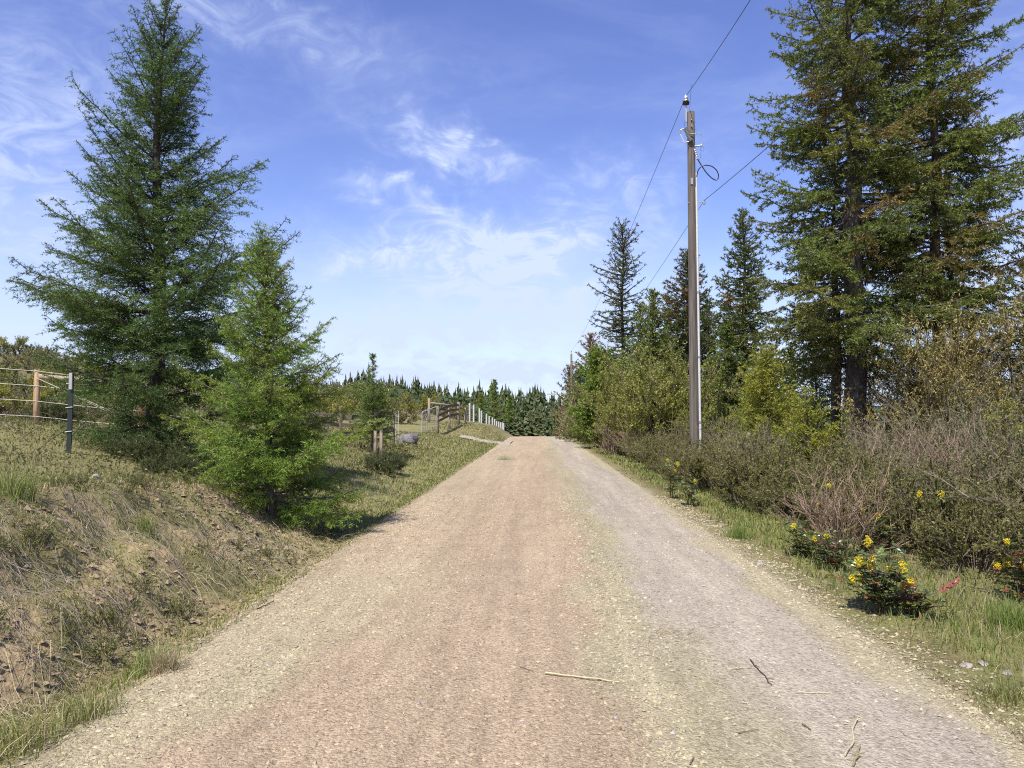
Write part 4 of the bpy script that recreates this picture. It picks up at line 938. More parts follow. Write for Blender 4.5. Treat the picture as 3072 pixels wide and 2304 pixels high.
# ------------------------------------------------------------------ yellow-flowered holly-leaved plants
def flower_plant(px, Y, label, H=.45, R=.32, nst=9, nfl=5, red=.06, seed=1, dx=0):
    rg = np.random.default_rng(seed); x0 = P2(px, Y); z0 = Tz(x0, Y); t = thing('flowering_bush', label, 'flowering bush', (x0, Y, z0)); St = Soup(); Lf = Soup(); Fl = []
    for s in range(nst):
        a = rg.uniform(0, 6.28); rr = R * math.sqrt(rg.random()); top = np.array([math.cos(a) * rr, math.sin(a) * rr, H * rg.uniform(.45, 1.0)])
        P = np.linspace(0, 1, 5)[:, None] * top + rg.normal(size=(5, 3)) * .012; P[0] = [top[0] * .3, top[1] * .3, -.03]; V, F = tube(P, [.005, .0045, .004, .003, .0025], 4, cap=False); St.add(V, F, (.12, .08, .05))
        for w in range(7):
            o = P[rg.integers(1, 5)]; b = rg.uniform(0, 6.28); rd = nrm(np.array([math.cos(b), math.sin(b), rg.uniform(-.1, .6)])); LL = rg.uniform(.09, .17)
            rc = np.array([.26, .075, .05]) if rg.random() < red else (np.array([.075, .105, .032]) * rg.uniform(.6, 1.6) if rg.random() > .25 else np.array([.15, .16, .035]))
            V, F = prisms(o[None], (o + rd * LL)[None], .0018, .001); St.add(V, F, (.15, .09, .05)); sd = nrm(np.cross(rd, [0, 0, 1.]))
            for q in range(7):
                f = .3 + .7 * (q // 2) / 3; sg = 1 if q % 2 else -1; dd = nrm(rd * .55 + sd * sg * .85 + rg.normal(size=3) * .15) if q < 6 else rd; ln = .048 * rg.uniform(.8, 1.2); c = o + rd * LL * f
                ww = nrm(np.cross(dd, np.cross(rd, sd) + rg.normal(size=3) * .25)) * ln * .28; up = np.array([0, 0, .006])
                Lf.add(np.array([c, c + dd * ln * .3 + ww + up, c + dd * ln * .7 + ww * .9, c + dd * ln, c + dd * ln * .7 - ww * .9, c + dd * ln * .3 - ww + up]), np.array([[0, 1, 2], [0, 2, 3], [0, 3, 4], [0, 4, 5]]), rc * rg.uniform(.8, 1.2))
        if s < nfl: Fl.append(P[-1])
    St.build('stems', M_TWIG, t); Lf.build('leaves', M_GLOSSY, t)
    for f in Fl:
        n = 90; d = rg.normal(size=(n, 3)); d = nrm(d) * rg.uniform(.3, 1, (n, 1)) * np.array([.032, .032, .045]) * rg.uniform(.8, 1.3) + np.array([0, 0, .03]); S = Soup()
        Vs, Fs, Cs = stones(f + d, np.full(n, .0055), rg, np.array([[.80, .66, .03]]) * rg.uniform(.7, 1.15, (n, 1)), 1.0); S.add(Vs, Fs, Cs); S.build('flower_cluster', M_LEAF, t)
flower_plant(873, 6.55, 'holly-leaved bush with most yellow flowers at the front of the verge', .55, .27, 18, 10, .10, 5)
flower_plant(905, 6.45, 'low holly-leaved bush with red leaves beside the flowering one', .28, .22, 10, 1, .35, 6)
flower_plant(799, 9.2, 'holly-leaved bush with a yellow flower left of the reddish bare shrub', .40, .30, 12, 1, .04, 7)
flower_plant(825, 8.6, 'dark holly-leaved bush with a few yellow flowers before the reddish shrub', .42, .25, 10, 2, .12, 8)
flower_plant(858, 9.3, 'holly-leaved bush with small yellow and red tips among the shrubs', .62, .28, 10, 3, .15, 9)
flower_plant(820, 10.2, 'tall holly-leaved sprig with a yellow flower above the shrubs', .85, .12, 5, 2, .0, 10)
flower_plant(922, 9.3, 'holly-leaved sprigs with yellow flowers among the pinkish twigs', .75, .15, 6, 3, .0, 11)
flower_plant(1004, 7.3, 'holly-leaved bush with orange-yellow flowers near the right edge', .50, .22, 9, 4, .08, 12)
flower_plant(670, 15.5, 'holly-leaved sprig with yellow flowers at the thicket front below the pole', .75, .18, 7, 4, .0, 13)
flower_plant(688, 14.2, 'dark holly-leaved bush with one yellow flower left of centre in the thicket', .50, .22, 8, 1, .0, 14)

# ------------------------------------------------------------------ utility poles and wires
def utility_pole():
    Y = 23.8; bx = at(694.5, 430, Y)[0]; bz = Tz(bx, Y); top = at(690.8, 112, Y)
    t = thing('utility_pole', 'weathered wooden utility pole with a pale conduit rising out of the shrubs', 'utility pole', (bx, Y, bz)); H = top[2] - bz; lx = top[0] - bx
    h = np.linspace(-.5, H, 16); r_ = np.interp(h, [0, H], [.155, .112]); V, F = tube(np.stack([lx * h / H, 0 * h, h], -1), r_, 18)
    S = Soup(); S.add(V, F, (.125, .105, .088)); S.build('pole_shaft', M_WOOD, t, True)
    X = lambda hh: lx * hh / H; Rr = lambda hh: np.interp(hh, [0, H], [.155, .112])
    def part(name, mat, *items):
        S = Soup(); [S.add(V, F, (.5, .5, .5)) for V, F in items]; return S.build(name, mat, t)
    # conduit on the right side
    hc = np.array([.1, 6.1]); off = lambda hh: np.array([X(hh) + Rr(hh) * .86 + .03, -Rr(hh) * .55, hh])
    part('conduit', M_CONDUIT, tube([off(.1), off(3), off(H - 2.4)], .036, 12)); part('cable_riser', M_CONDUIT, tube([off(H - 2.4), off(H - 1.95)], .024, 10))
    for hh in (1.6, 3.6, 5.6): part('conduit_strap', M_METAL, tube([off(hh) - [0, 0, .03], off(hh) + [0, 0, .03]], .049, 12))
    # pole-top bracket and insulator (left side); Q(dx, dz) measured from the pole top
    Q = lambda dx, dz, dy=-.16: np.array([X(H) + dx, dy, H + dz])
    bxl = lambda dh, dx=0.: Q(-.16 + dx, dh, -.06)
    part('pole_top_bracket', M_METAL, box(bxl(-.34), bxl(.12), .055, .045, (0, 1, 0)), tube([bxl(.10), bxl(.22)], .018, 8))
    part('pin_insulator', M_BROWNPORC, tube([bxl(.20), bxl(.22), bxl(.221), bxl(.27), bxl(.271), bxl(.31), bxl(.33)], [.04, .11, .08, .115, .075, .10, .05], 14))
    part('insulator_cap', M_PORC, tube([bxl(.33), bxl(.37), bxl(.42), bxl(.50)], [.065, .05, .065, .04], 12))
    c0 = Q(-.21, -.58); c1 = Q(-.04, -.97); pts = []; rad_ = []
    for k in range(21):
        pts.append(c0 + (c1 - c0) * k / 20); rad_.append(.035 if k % 2 else .075)
    part('ribbed_insulator', M_PORC, tube(pts, rad_, 12)); f0 = Q(-.38, -.72); f1 = Q(-.24, -1.03)
    part('fuse_tube', M_CONDUIT, tube([f0, f1], .016, 8)); part('cutout_arm', M_METAL, tube([c0, Q(-.30, -.60), Q(-.41, -.66)], .014, 6), tube([f1, Q(-.17, -1.02), c1], .018, 6), tube([Q(-.40, -.62), Q(-.37, -.74)], .025, 6))
    part('cross_bracket', M_METAL, tube([Q(-.08, -.76), Q(.10, -.75), Q(.26, -.75)], .014, 6), tube([Q(.24, -.75), Q(.31, -.84), Q(.30, -1.02)], .007, 5))
    part('arrester', M_PORC, tube([Q(.07, -1.14), Q(.14, -1.14), Q(.15, -1.14), Q(.20, -1.13), Q(.21, -1.13), Q(.28, -1.12)], [.018, .028, .018, .03, .018, .035], 10), tube([Q(.30, -1.15), Q(.29, -1.02)], .022, 8))
    part('cable_terminator', M_PORC, tube([Q(.07, -1.20) + (Q(.15, -1.54) - Q(.07, -1.20)) * k / 10 for k in range(11)], [.025 if k % 2 else .040 for k in range(11)], 10))
    K = np.array([[.16, -1.54], [.28, -1.76], [.42, -2.0], [.60, -2.19], [.73, -2.25], [.80, -2.12], [.73, -1.92], [.58, -1.79], [.39, -1.75], [.24, -1.80], [.16, -1.92], [.13, -2.1]])
    ts = np.linspace(0, len(K) - 1, 60); KX = np.interp(ts, range(len(K)), K[:, 0]); KZ = np.interp(ts, range(len(K)), K[:, 1])
    for _ in range(4): KX[1:-1] = (KX[:-2] + KX[1:-1] * 2 + KX[2:]) / 4; KZ[1:-1] = (KZ[:-2] + KZ[1:-1] * 2 + KZ[2:]) / 4
    part('cable_loop', M_BLACK, tube(np.stack([X(H) + KX, np.full(60, -.15) - .08 * np.sin(ts / 11 * 3.14), H + KZ], -1), .017, 8))
    part('jumper_wire', M_BLACK, tube([Q(.24, -1.15), Q(.27, -1.3), Q(.25, -1.5), Q(.19, -1.62)], .004, 5), tube([Q(.31, -1.14), Q(.37, -1.22), Q(.34, -1.31), Q(.25, -1.25)], .0035, 5), tube([Q(-.20, -.3), Q(-.24, -.42), c0], .0045, 5), tube([Q(.02, .84, -.06), Q(-.03, .4, -.1), Q(-.06, 0, -.13)], .0045, 5))
    hn = at(700, 203, Y)[2] - bz; nb = np.array([X(hn) + .14, -.08, hn]); part('neutral_bracket', M_METAL, box(nb, nb + [.26, -.02, 0], .03, .03), tube([nb + [.22, -.02, -.07], nb + [.22, -.02, .07]], .035, 8), tube([nb + [-.40, 0, -.01], nb], .010, 5))
    for hh, s in ((H - .3, .04), (H - .5, .05), (H - .9, .035)): part('bolt', M_METAL, tube([[X(hh) - .01, -Rr(hh) - .0, hh], [X(hh) - .01, -Rr(hh) - s, hh]], .022, 6))
    for hh in (H - .32, H - .55): part('step_bolt', M_METAL, tube([[X(hh) + Rr(hh) - .02, 0, hh], [X(hh) + Rr(hh) + .06, 0, hh]], .01, 5))
    part('ground_clamp', M_METAL, box(np.array([X(hn) - .02, -Rr(hn) - .01, hn + .55]), np.array([X(hn) - .02, -Rr(hn) - .01, hn + .75]), .07, .02, (0, 1, 0)))
    base = np.array([bx, Y, bz]); return base + bxl(.48), base + nb + [.22, -.02, .05], base + Q(.02, .84)
topW, neuW, splice = utility_pole()
# second pole near the crest
Y2 = 112.0; tp2 = at(571.8, 354, Y2); x2 = at(571.5, 400, Y2)[0]; z2 = Tz(x2, Y2); t = thing('utility_pole', 'far bare wooden utility pole standing beside the rusty brown fir', 'utility pole', (x2, Y2, z2))
S = Soup(); V, F = tube([[0, 0, -.5], [0, 0, tp2[2] - z2]], [.19, .14], 12); S.add(V, F, (.13, .11, .09)); S.build('pole_shaft', M_WOOD, t, True)
S = Soup(); V, F = tube([[0, 0, tp2[2] - z2 - .1], [0, 0, tp2[2] - z2 + .35], [0, 0, tp2[2] - z2 + .4]], [.05, .05, .12], 8); S.add(V, F, (.3, .3, .3)); S.build('pin_insulator', M_PORC, t)
# third pole with a crossarm
Y3 = 175.0; t3 = at(562, 393, Y3); x3 = t3[0]; z3 = Tz(x3, Y3); t = thing('utility_pole', 'farthest utility pole with a pale crossarm against the far trees', 'utility pole', (x3, Y3, z3))
S = Soup(); V, F = tube([[0, 0, -.5], [0, 0, t3[2] - z3]], [.2, .15], 10); S.add(V, F, (.33, .29, .22)); S.build('pole_shaft', M_WOOD, t, True)
S = Soup(); V, F = box([-3.4, -.2, t3[2] - z3 - .3], [3.4, -.2, t3[2] - z3 - .3], .2, .28); S.add(V, F, (.42, .38, .30)); S.build('crossarm', M_BOARD, t)
def wire(a, b, sag, r, label, n=40, mat=M_WIRE):
    t = np.linspace(0, 1, n)[:, None]; P = np.asarray(a) * (1 - t) + np.asarray(b) * t; P[:, 2] -= sag * 4 * t[:, 0] * (1 - t[:, 0]); V, F = tube(P - np.asarray(a), r, 5)
    o = mk('power_line', V, F, mat, None, None, loc=tuple(a)); tag(o, label, 'wire'); return o
# the line is clamped to a point it passes at the top of the frame
pn = at(733, 0, 17.6); d = (pn - topW); far_end = topW + d * 10
wire(topW, topW + d * 9.0 + np.array([0, 0, 1.5]), 2.0, .009, 'upper power line running from the pole top out of the frame top')
P2b = np.array([x2, Y2, tp2[2] + .4]); wire(topW, P2b, .9, .009, 'upper power line from the near pole to the far bare pole')
pn2 = at(767, 127, 17.4); d2 = pn2 - neuW
wire(neuW, neuW + d2 * 9, 1.2, .009, 'lower power line from the pole bracket up into the big firs')
wire(neuW, np.array([x2 + .2, Y2 - .2, tp2[2] - 2.6]), 1.2, .008, 'lower power line from the near pole bracket towards the far pole')

# ------------------------------------------------------------------ fences
def post_mesh(p, h, r, lean=(0, 0), col=(.3, .22, .14), sides=12, name='post', parent=None, mat=None, rg=np.random.default_rng(3)):
    S = Soup(); V, F = tube(np.array([[0, 0, -.3], [lean[0] * .4, lean[1] * .4, h * .4], [lean[0], lean[1], h], [lean[0], lean[1], h + .012]]) + p, [r, r, r * .96, r * .80], sides); S.add(V, F, col); return S.build(name, mat or M_WOOD, parent, True)
A = at(36, 422, 17.6); A[2] = Tz(A[0], 17.6); B = at(141, 420, 18.6); B[2] = Tz(B[0], 18.6)
wf = thing('wire_fence', 'wire fence with tan round wooden posts and a brace rail at the left', 'fence', A)
hA = at(36, 369.5, 17.6)[2] - A[2]; hB = at(141, 381, 18.6)[2] - B[2]
dAB = B - A; post_mesh(np.zeros(3), hA, .068, col=(.40, .27, .16), parent=wf); post_mesh(dAB, hB, .07, col=(.24, .12, .06), parent=wf)
S = Soup(); V, F = tube([np.array([.05, -.02, hA - .16]), dAB + [-.03, -.02, hB - .10]], .058, 12); S.add(V, F, (.34, .27, .18)); S.build('brace_rail', M_BOARD, wf, True)
C2 = at(262, 424, 21.0); C2[2] = Tz(C2[0], 21.0); dAC = C2 - A; post_mesh(dAC, 1.2, .06, col=(.28, .2, .13), parent=wf)
S = Soup(); V, F = tube([dAB + [.05, 0, hB - .12], dAC + [0, 0, 1.08]], .05, 10); S.add(V, F, (.28, .22, .16)); S.build('brace_rail', M_BOARD, wf, True)
Lf_ = at(-120, 400, 16.2); Lf_[2] = Tz(Lf_[0], 16.2); dAL = Lf_ - A; post_mesh(dAL, 1.2, .066, col=(.36, .25, .16), parent=wf)
for fr in (.97, .70, .42, .14):
    S = Soup()
    for a_, ha, b_, hb in ((dAL, 1.25, np.zeros(3), hA), (np.zeros(3), hA, dAB, hB), (dAB, hB, dAC, 1.2)):
        V, F = tube([a_ + [0, -.07, ha * fr], (a_ + b_) / 2 + [0, -.07, (ha + hb) / 2 * fr - .012], b_ + [0, -.07, hb * fr]], .0075, 5); S.add(V, F)
    S.build('fence_wire', M_FENCEWIRE, wf)
gp = at(108, 413, 17.9) - A
for k in (0, .10): 
    S = Soup(); V, F = tube([np.array([0.03, -.08, hA - .20]), gp + [k, 0, .03]], .0075, 5); S.add(V, F); S.build('brace_wire', M_FENCEWIRE, wf)
# steel T-post with faint mesh
Tp = at(68.5, 448, 11.9); Tp[2] = Tz(Tp[0], 11.9); tt = at(71.5, 373, 11.9) - Tp; t = thing('steel_fence_post', 'dark steel post leaning slightly in front of the wire fence', 'fence post', Tp)
S = Soup(); V, F = box([0, 0, -.3], tt, .075, .014, (0, 1, 0)); S.add(V, F); V, F = box([0, .035, -.3], tt + [0, .035, 0], .014, .055, (0, 1, 0)); S.add(V, F); S.build('steel_bar', M_TPOST, t)
S = Soup(); V, F = box(tt + [.012, -.03, -.26], tt + [.012, -.03, .0], .05, .03, (0, 1, 0)); S.add(V, F); S.build('post_cap', M_GATE, t)
for k in range(3): 
    h = .35 + .38 * k; S = Soup(); V, F = tube([np.array([-.05, -.02, h]), np.array([.06, -.02, h + .01])], .006, 5); S.add(V, F); S.build('wire_clip', M_FENCEWIRE, t)
# arching bramble canes around it
for k, (px, Y, L, a_, hh) in enumerate(((20, 12.5, 2.4, 2.9, .75), (30, 12.0, 1.9, .2, .6), (55, 12.5, 1.6, .5, .8), (80, 13.0, 2.0, 2.7, .7), (8, 12.8, 1.8, .3, .55))):
    x0 = P2(px, Y); s = np.linspace(0, 1, 14); P = np.stack([np.cos(a_) * L * s, .2 * np.sin(a_ * 3) * s, hh * np.sin(np.pi * s * .85) + .02 * np.sin(s * 20)], -1); S = Soup(); V, F = tube(P, .006 * (1 - .5 * s), 4); S.add(V, F, (.075, .05, .045))
    o = S.build('bramble_cane', M_TWIG); o.location = (x0, Y, Tz(x0, Y) - .02); tag(o, 'thin dark arching bramble cane before the steel post', 'bramble', 'bramble canes before the steel post')
# rail fence behind the young fir
rf = thing('rail_fence', 'low weathered board rail fence behind the bright young fir', 'fence', (P2(339, 25), 25.0, Tz(P2(339, 25), 25.0))); R0 = np.array(rf.location)
def rel(px, py, Y): return at(px, py, Y) - R0
pst = [(262, 24.0, 404), (302, 24.4, 405), (339, 25.0, 407), (359.5, 26.0, 426), (393, 30.0, 412)]
for px, Y, pyt in pst:
    x = P2(px, Y); z = Tz(x, Y); top = at(px, pyt, Y)[2] - z; post_mesh(np.array([x, Y, z]) - R0, top, .05 if px != 339 else .03, col=(.20, .15, .12) if px != 359.5 else (.27, .20, .17), parent=rf)
for a_, b_ in (((262, 410, 24.0), (302, 414, 24.4)), ((302, 413, 24.4), (352, 417, 25.4)), ((262, 420, 23.9), (302, 422, 24.3)), ((302, 422, 24.3), (357, 426, 25.8)), ((262, 430, 23.9), (302, 432, 24.3)), ((302, 432, 24.3), (358, 434, 25.8)), ((358, 434, 25.8), (393, 428, 30.0)), ((352, 417, 25.4), (393, 413, 30.0))):
    p0, p1 = rel(*a_), rel(*b_); S = Soup(); V, F = box(p0 + [0, -.06, 0], p1 + [0, -.06, 0], .035, .13); S.add(V, F, np.array([.24, .185, .15]) * random.Random(a_[0] + a_[1]).uniform(.8, 1.2)); S.build('rail', M_BOARD, rf)
# stakes of the sapling
for k, (px, yt) in enumerate(((374.5, 431), (380.5, 430))):
    Y = 24.6; x = P2(px, Y); z = Tz(x, Y); t = post_mesh(np.zeros(3), max(.35, at(px, yt, Y)[2] - z), .055, col=(.30, .235, .18), name='tree_stake'); t.location = (x, Y, z); tag(t, ('left' if k == 0 else 'right') + ' wooden stake of the pair under the fir sapling', 'stake')
# white wire trellis sticks left of the boulder
t = thing('wire_cage', 'small pale wire plant cage left of the boulder', 'plant cage', (P2(395, 35), 35.0, Tz(P2(395, 35), 35.0))); r0 = np.array(t.location)
for px in (394, 396, 398.5):
    S = Soup(); p = at(px, 411, 35) - r0; V, F = tube([[p[0], 0, -.1], p], .012, 5); S.add(V, F); S.build('upright', M_FENCEWIRE, t)
for k in range(4):
    S = Soup(); V, F = tube([[at(394, 411, 35)[0] - r0[0], -.01, .3 + .28 * k], [at(398.5, 411, 35)[0] - r0[0], -.01, .3 + .28 * k]], .008, 5); S.add(V, F); S.build('crossbar', M_FENCEWIRE, t)
# gate, corral boards, tall frame
ga = at(422, 430, 46); g0 = np.array([ga[0], 46, Tz(ga[0], 46)]); t = thing('mesh_gate', 'pale tube-framed mesh gate standing open left of the board fence', 'gate', g0)
p00 = np.zeros(3); p10 = at(436.3, 427, 47.5) - g0; p10[2] = Tz(g0[0] + p10[0], 47.5) - g0[2] + .05; hg = at(422, 411, 46)[2] - g0[2]; hg2 = at(436, 406.5, 47.5)[2] - g0[2]
S = Soup(); V, F = tube([p00 + [0, 0, .05], [0, 0, hg - .12], [.04, .04, hg - .03], [.14, .1, hg], p10 * .6 + [0, 0, (hg + hg2) / 2], [p10[0], p10[1], hg2]], .03, 8); S.add(V, F); V, F = tube([p00 + [0, 0, .08], p10 + [0, 0, .05]], .025, 6); S.add(V, F); S.build('gate_frame', M_GATE, t)
S = Soup()
for k in range(1, 9): V, F = tube([[0, 0, hg * k / 9], [p10[0], p10[1], p10[2] + (hg2 - p10[2]) * k / 9]], .007, 4); S.add(V, F)
for k in range(1, 8): f = k / 8; V, F = tube([p10 * f, p10 * [f, f, 0] + [0, 0, hg * (1 - f) + hg2 * f]], .007, 4); S.add(V, F)
S.build('wire_mesh', M_GATE, t)
bf = thing('board_fence', 'brown three-rail board fence on the mound beyond the side drive', 'fence', (g0[0] + p10[0] + .1, 47.7, Tz(g0[0] + p10[0] + .1, 47.7))); b0 = np.array(bf.location)
bp = [(437.5, 47.8, 406), (449, 52, 408), (458.3, 56.5, 402)]; pts = []
for px, Y, pyt in bp:
    x = P2(px, Y); z = Tz(x, Y); h = at(px, pyt, Y)[2] - z; pts.append((np.array([x, Y, z]) - b0, h)); post_mesh(np.array([x, Y, z]) - b0, h, .085, col=(.26, .20, .15), parent=bf)
for (pa, ha), (pb, hb), ya, yb in ((pts[0], pts[1], (410.5, 416, 421.5), (406, 410.5, 415.5)), (pts[1], pts[2], (406, 410.5, 415.5), (405.2, 409.5, 414))):
    for u, v in zip(ya, yb):
        za = at(0, u, pa[1] + b0[1])[2] - b0[2]; zb = at(0, v, pb[1] + b0[1])[2] - b0[2]; S = Soup(); V, F = box([pa[0], pa[1] - .09, za], [pb[0], pb[1] - .09, zb], .04, .15); S.add(V, F, (.10, .068, .05)); S.build('rail', M_BOARD, bf)
tf = thing('tall_brace_frame', 'tall round-post brace frame rising behind the board fence', 'fence frame', (P2(428.7, 56), 56, Tz(P2(428.7, 56), 56))); f0 = np.array(tf.location); tops = []
for px, Y, pyt in ((428.7, 56, 398.5), (458.6, 58, 402.5), (465, 59.5, 408)):
    x = P2(px, Y); z = Tz(x, Y); h = at(px, pyt, Y)[2] - z; post_mesh(np.array([x, Y, z]) - f0, h, .10 if px < 464 else .08, col=(.30, .245, .17), parent=tf); tops.append(np.array([x, Y, z + h]) - f0)
for a_, b_, za, zb in ((tops[0], tops[1], -.32, -.30), (tops[1], tops[2], -.30, -.12)):
    S = Soup(); V, F = tube([a_ + [.05, 0, za], b_ + [-.05, 0, zb]], .085, 10); S.add(V, F, (.27, .215, .15)); S.build('brace_rail', M_BOARD, tf, True)
# white post fence running over the crest
wfz = thing('white_post_fence', 'row of white posts with wire mesh running down beyond the mound', 'fence', (P2(469.7, 66), 66, Tz(P2(469.7, 66), 66))); w0 = np.array(wfz.location)
pxs = [(469.7, 66, 403.3, 421), (473.7, 69, 404.7, 421.8), (479.5, 74, 408.4, 423.5), (481.5, 78, 410.7, 424.3), (486.5, 84, 413.7, 425.7), (489.3, 88, 416, 426.4), (492.5, 93, 417.5, 427), (494.7, 98, 419, 427.6), (496.7, 103, 421, 428.3), (498.8, 108, 421.5, 428.5),
       (500.7, 113, 422, 428.7), (502.4, 118, 422.5, 428.8), (503.8, 123, 423, 429), (505.2, 128, 423.6, 429.2), (506.6, 134, 424.4, 429.4), (507.8, 140, 425, 429.6)]
prev = None
for px, Y, yt, yb in pxs:
    p = at(px, yb, Y) - w0; q = at(px, yt, Y) - w0; zg = Tz(p[0] + w0[0], Y) - w0[2]; p[2] = min(p[2], zg) - .1; S = Soup(); V, F = tube([p, q], .058 + .0003 * Y, 8); S.add(V, F); S.build('post', M_WHITE, wfz)
    if prev is not None:
        S = Soup()
        for k in range(5):
            f = .15 + .2 * k; V, F = tube([prev[0] * (1 - f) + prev[1] * f, p * (1 - f) + q * f], .008, 4); S.add(V, F)
        S.build('fence_wire', M_GATE, wfz)
    prev = (p, q)
S = Soup(); xs0 = tops[2] + f0 - w0; 
for k in range(7):
    z = -1.4 + .22 * k; V, F = tube([xs0 + [0, 0, -.05 - .2 * k], at(469.7, 405 + 2.2 * k, 66) - w0], .010, 4); S.add(V, F)
S.build('wire_mesh', M_TPOST, wfz)

# ------------------------------------------------------------------ boulder, rocks, stumps, sticks
def rock(px, Y, sx, sy, sz, label, col, seed, name='boulder', sub=3, cat='rock', dz=0., rough=.22, rot=0.):
    V, F = ico(sub); rgq = np.random.default_rng(seed); o = rgq.uniform(0, 50, 3)
    n = fbm(V[:, 0] * 1.3 + o[0] + V[:, 2], V[:, 1] * 1.3 + o[1] - V[:, 2] * .7, 3, seed); n2 = fbm(V[:, 0] * 4 + V[:, 2] * 3, V[:, 1] * 4 + V[:, 2] * 2.2, 3, seed + 5)
    V = V * (1 + rough * n + rough * .35 * n2)[:, None]
    for _ in range(10):
        d_ = nrm(rgq.normal(size=3) + [0, 0, .2]); c_ = rgq.uniform(.5, .78); ex = np.clip(V @ d_ - c_, 0, None); V = V - ex[:, None] * d_ * .95
    V = V * [sx, sy, sz]; x = P2(px, Y); o_ = mk(name, V, F, M_BOULDER, None, np.tile([col], (len(V), 1)), False); o_.location = (x, Y, Tz(x, Y) + sz * .45 + dz); o_.rotation_euler = (0, 0, rot); tag(o_, label, cat); return o_
rock(405, 34, .50, .42, .48, 'grey mottled boulder in the grass before the gate', (.17, .155, .15), 3, dz=-.08, rough=.4)
rock(110, 17.6, .24, .2, .13, 'pale rock at the foot of the brace wires', (.42, .38, .32), 5, 'rock'); rock(121, 17.2, .22, .16, .10, 'darker spotted rock right of the pale one under the fir', (.30, .26, .22), 6, 'rock')
rock(118, 16.6, .12, .1, .07, 'small tan rock below the pale one by the fence', (.36, .28, .2), 7, 'rock')
for px, Y, s, lab in ((952, 5.2, .05, 'small pale stone in the right verge, leftmost of three'), (968, 5.25, .038, 'small pale stone in the right verge, middle of three'), (990, 5.05, .045, 'small pale stone in the right verge, rightmost of three'), (756, 8.6, .05, 'pale flat stone where the verge meets the thicket'), (90, 7.6, .06, 'pale clod on top of the bare bank')):
    rock(px, Y, s, s * .8, s * .55, lab, (.30, .265, .225), int(px), 'stone', 2)
rock(438, 9.3, .022, .02, .018, 'small dark clod on the left half of the road', (.10, .075, .055), 12, 'stone', 1, 'stone'); rock(703, 3.9, .014, .012, .010, 'tiny brown stone on the right half of the road', (.12, .09, .07), 13, 'stone', 1, 'stone')
for px, Y, h, lean, lab in ((743.5, 22.0, .42, (.06, 0), 'pale broken stump leaning among the olive shrubs below the young fir'), (806, 20.5, .45, (-.02, 0), 'pale grey stump under the small yellow-green fir')):
    x = P2(px, Y); z = at(px, 448, Y)[2] - .1; z = Tz(x, Y); o = post_mesh(np.zeros(3), at(px, 433, Y)[2] - z, .07, lean, (.42, .36, .30), name='stump', mat=M_WOOD); o.location = (x, Y, z); tag(o, lab, 'stump')
def stick(p0, p1, r, col, label, name='twig', forks=(), bend=.012):
    a = np.array([p0[0], p0[1], roadz(p0[0], p0[1]) + r + .006]); b = np.array([p1[0], p1[1], roadz(p1[0], p1[1]) + r + .006]); rq = np.random.default_rng(int(abs(p0[0] * 1000)))
    n = 9; t = np.linspace(0, 1, n)[:, None]; P = (b - a) * t; L = np.linalg.norm(b - a); P[1:-1] += rq.normal(size=(n - 2, 3)) * [bend * L, bend * L, .002]; S = Soup(); V, F = tube(P, np.linspace(r, r * .6, n), 6, rq, .12); S.add(V, F, col)
    for f, dx_, dy_, dz_ in forks:
        q = P[int(f * (n - 1))]; V, F = tube([q, q + [dx_ * .5, dy_ * .5, dz_ * .6], q + [dx_, dy_, dz_]], [r * .7, r * .5, r * .3], 5); S.add(V, F, col)
    o = S.build(name, M_TWIG); o.location = tuple(a); tag(o, label, 'twig'); return o
def G(px, py):
    d = RM @ np.array([(px - 512) / FPX, -(py - 384) / FPX, -1.0]); k = -(EYE - .02) / d[2]; return (d * k)[:2]
PALE = (.50, .42, .25); DK_ = (.07, .05, .04); MD = (.20, .15, .10)
stick(G(545, 678), G(619, 686), .0065, PALE, 'long pale straw-coloured stick lying in the middle of the road', 'straw_stalk', bend=.008)
stick(G(519.5, 669), G(533, 675), .003, MD, 'short brown twig just left of the long pale stick')
stick(G(750, 659), G(772, 684), .0042, DK_, 'dark forked twig on the right half of the road', forks=((.3, .02, -.07, .006), (.8, .03, -.04, .01)))
stick(G(733.5, 668.5), G(751, 667), .004, PALE, 'short pale stalk touching the dark forked twig', 'straw_stalk'); stick(G(797, 691), G(832, 692.5), .0032, PALE, 'thin pale stalk on the right half of the road', 'straw_stalk')
stick(G(736, 735), G(759, 731), .0035, MD, 'tan twig near the bottom right of the road'); stick(G(802, 724), G(811, 730), .004, MD, 'short curved twig on the lower right of the road')
stick(G(793, 567), G(819, 584), .008, (.13, .095, .07), 'brown stick lying on the litter at the right gravel edge'); stick(G(845, 755), G(859, 716), .005, PALE, 'pale bent stalk standing out at the bottom right', 'straw_stalk', forks=((.95, .035, .01, .01),))
stick(G(853, 765), G(860, 745), .006, (.28, .23, .12), 'frayed tan weed stalk at the bottom edge', 'straw_stalk', forks=((.3, .04, .04, .01), (.5, -.03, .03, .02), (.6, .03, -.02, .02)))
stick(G(690, 767), G(694, 760), .004, MD, 'bent twig tip at the bottom edge left of the frayed stalk'); stick(G(257, 606), G(274, 600), .006, DK_, 'dark twig at the left gravel edge'); stick(G(252, 618), G(268, 612), .004, PALE, 'pale stalk just below the dark twig at the left edge', 'straw_stalk')
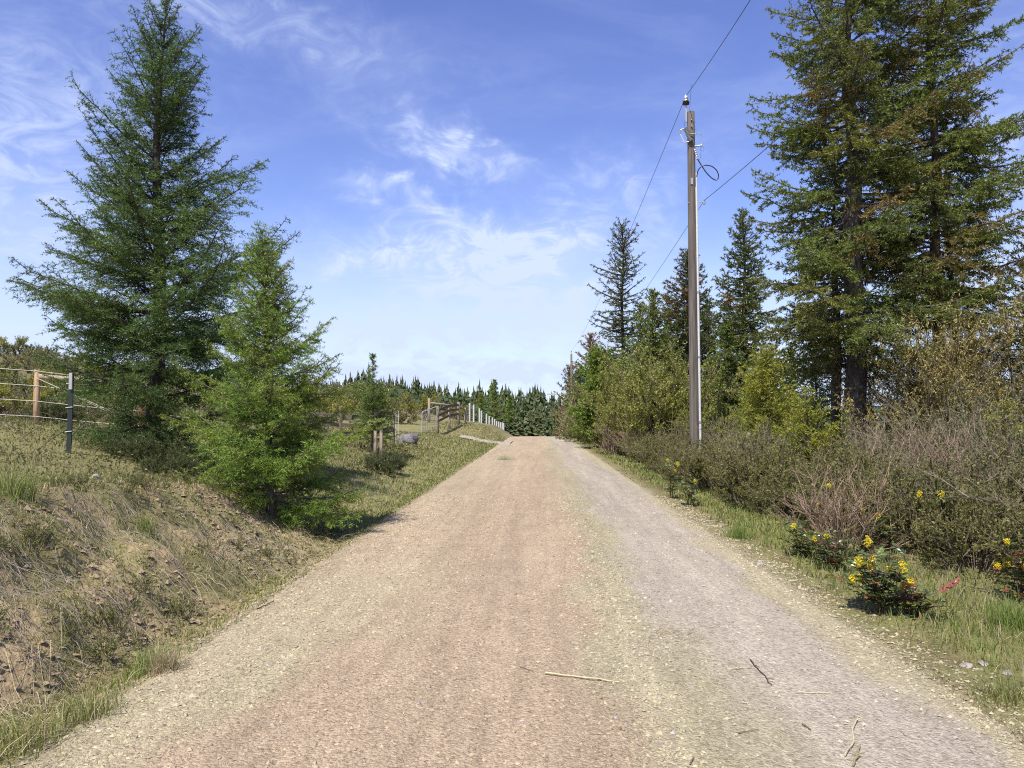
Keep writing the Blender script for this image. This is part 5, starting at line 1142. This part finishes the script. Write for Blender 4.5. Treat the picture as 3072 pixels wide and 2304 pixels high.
# small litter of dry needles in the right track
S = Soup(); c = G(675, 636); n = 170; x = c[0] + rg.normal(size=n) * .16; y = c[1] + rg.normal(size=n) * .12; a = rg.normal(size=n) * .7; L = rg.uniform(.025, .075, n); z = roadz(x, y) + .006
V, F = prisms(np.stack([x, y, z], -1), np.stack([x + np.cos(a) * L, y + np.sin(a) * L, z + rg.uniform(0, .008, n)], -1), .0011, .0008); S.add(V, F, np.repeat(np.array([[.24, .19, .10]]) * rg.uniform(.4, 1.5, (n, 1)), 6, 0)); tag(S.build('needle_litter', M_TWIG), 'patch of dry needles and bits on the right wheel track', 'litter', kind='stuff')
n = 900; x, y = strip(n, -2.4, 2.5, 2.8, 14); a = rg.uniform(0, 6.28, n); L = rg.uniform(.012, .05, n); z = roadz(x, y) + .006; S = Soup()
V, F = prisms(np.stack([x, y, z], -1), np.stack([x + np.cos(a) * L, y + np.sin(a) * L, z], -1), .0012, .0008); S.add(V, F, (.14, .10, .065)); tag(S.build('road_litter', M_TWIG), 'scattered needles and bits of straw over the gravel', 'litter', kind='stuff')

# ------------------------------------------------------------------ far hills to the right, distance haze painted in as a blue-green tint
hx = np.linspace(-600, 3200, 160); rowsV = []
for j, f in enumerate(np.linspace(0, 1, 14)):
    prof = (70 + 55 * fbm(hx * .0016, hx * 0, 4, 5)) * np.clip((hx - 500) / 900, 0, 1)
    rowsV.append(np.stack([hx, np.full_like(hx, 1900 + 700 * f), -14 + prof * math.sin(f * math.pi * .6) + 12 * fbm(hx * .01, np.full_like(hx, f * 8), 3, 6) * f], -1))
V = np.concatenate(rowsV); n = len(hx); i = (np.arange(13)[:, None] * n + np.arange(n - 1)[None]).ravel(); F = np.stack([i, i + 1, i + n + 1, i + n], -1)
tag(mk('hills', V, F, M_GROUND, None, np.tile([[.06, .085, .075]], (len(V), 1)), True), kind='structure')
print('tris total (unique+inst)', sum(len(o.data.polygons) for o in C.objects if o.type == 'MESH'), 'unique', sum(len(m_.polygons) for m_ in bpy.data.meshes), 'objects', len(C.objects))
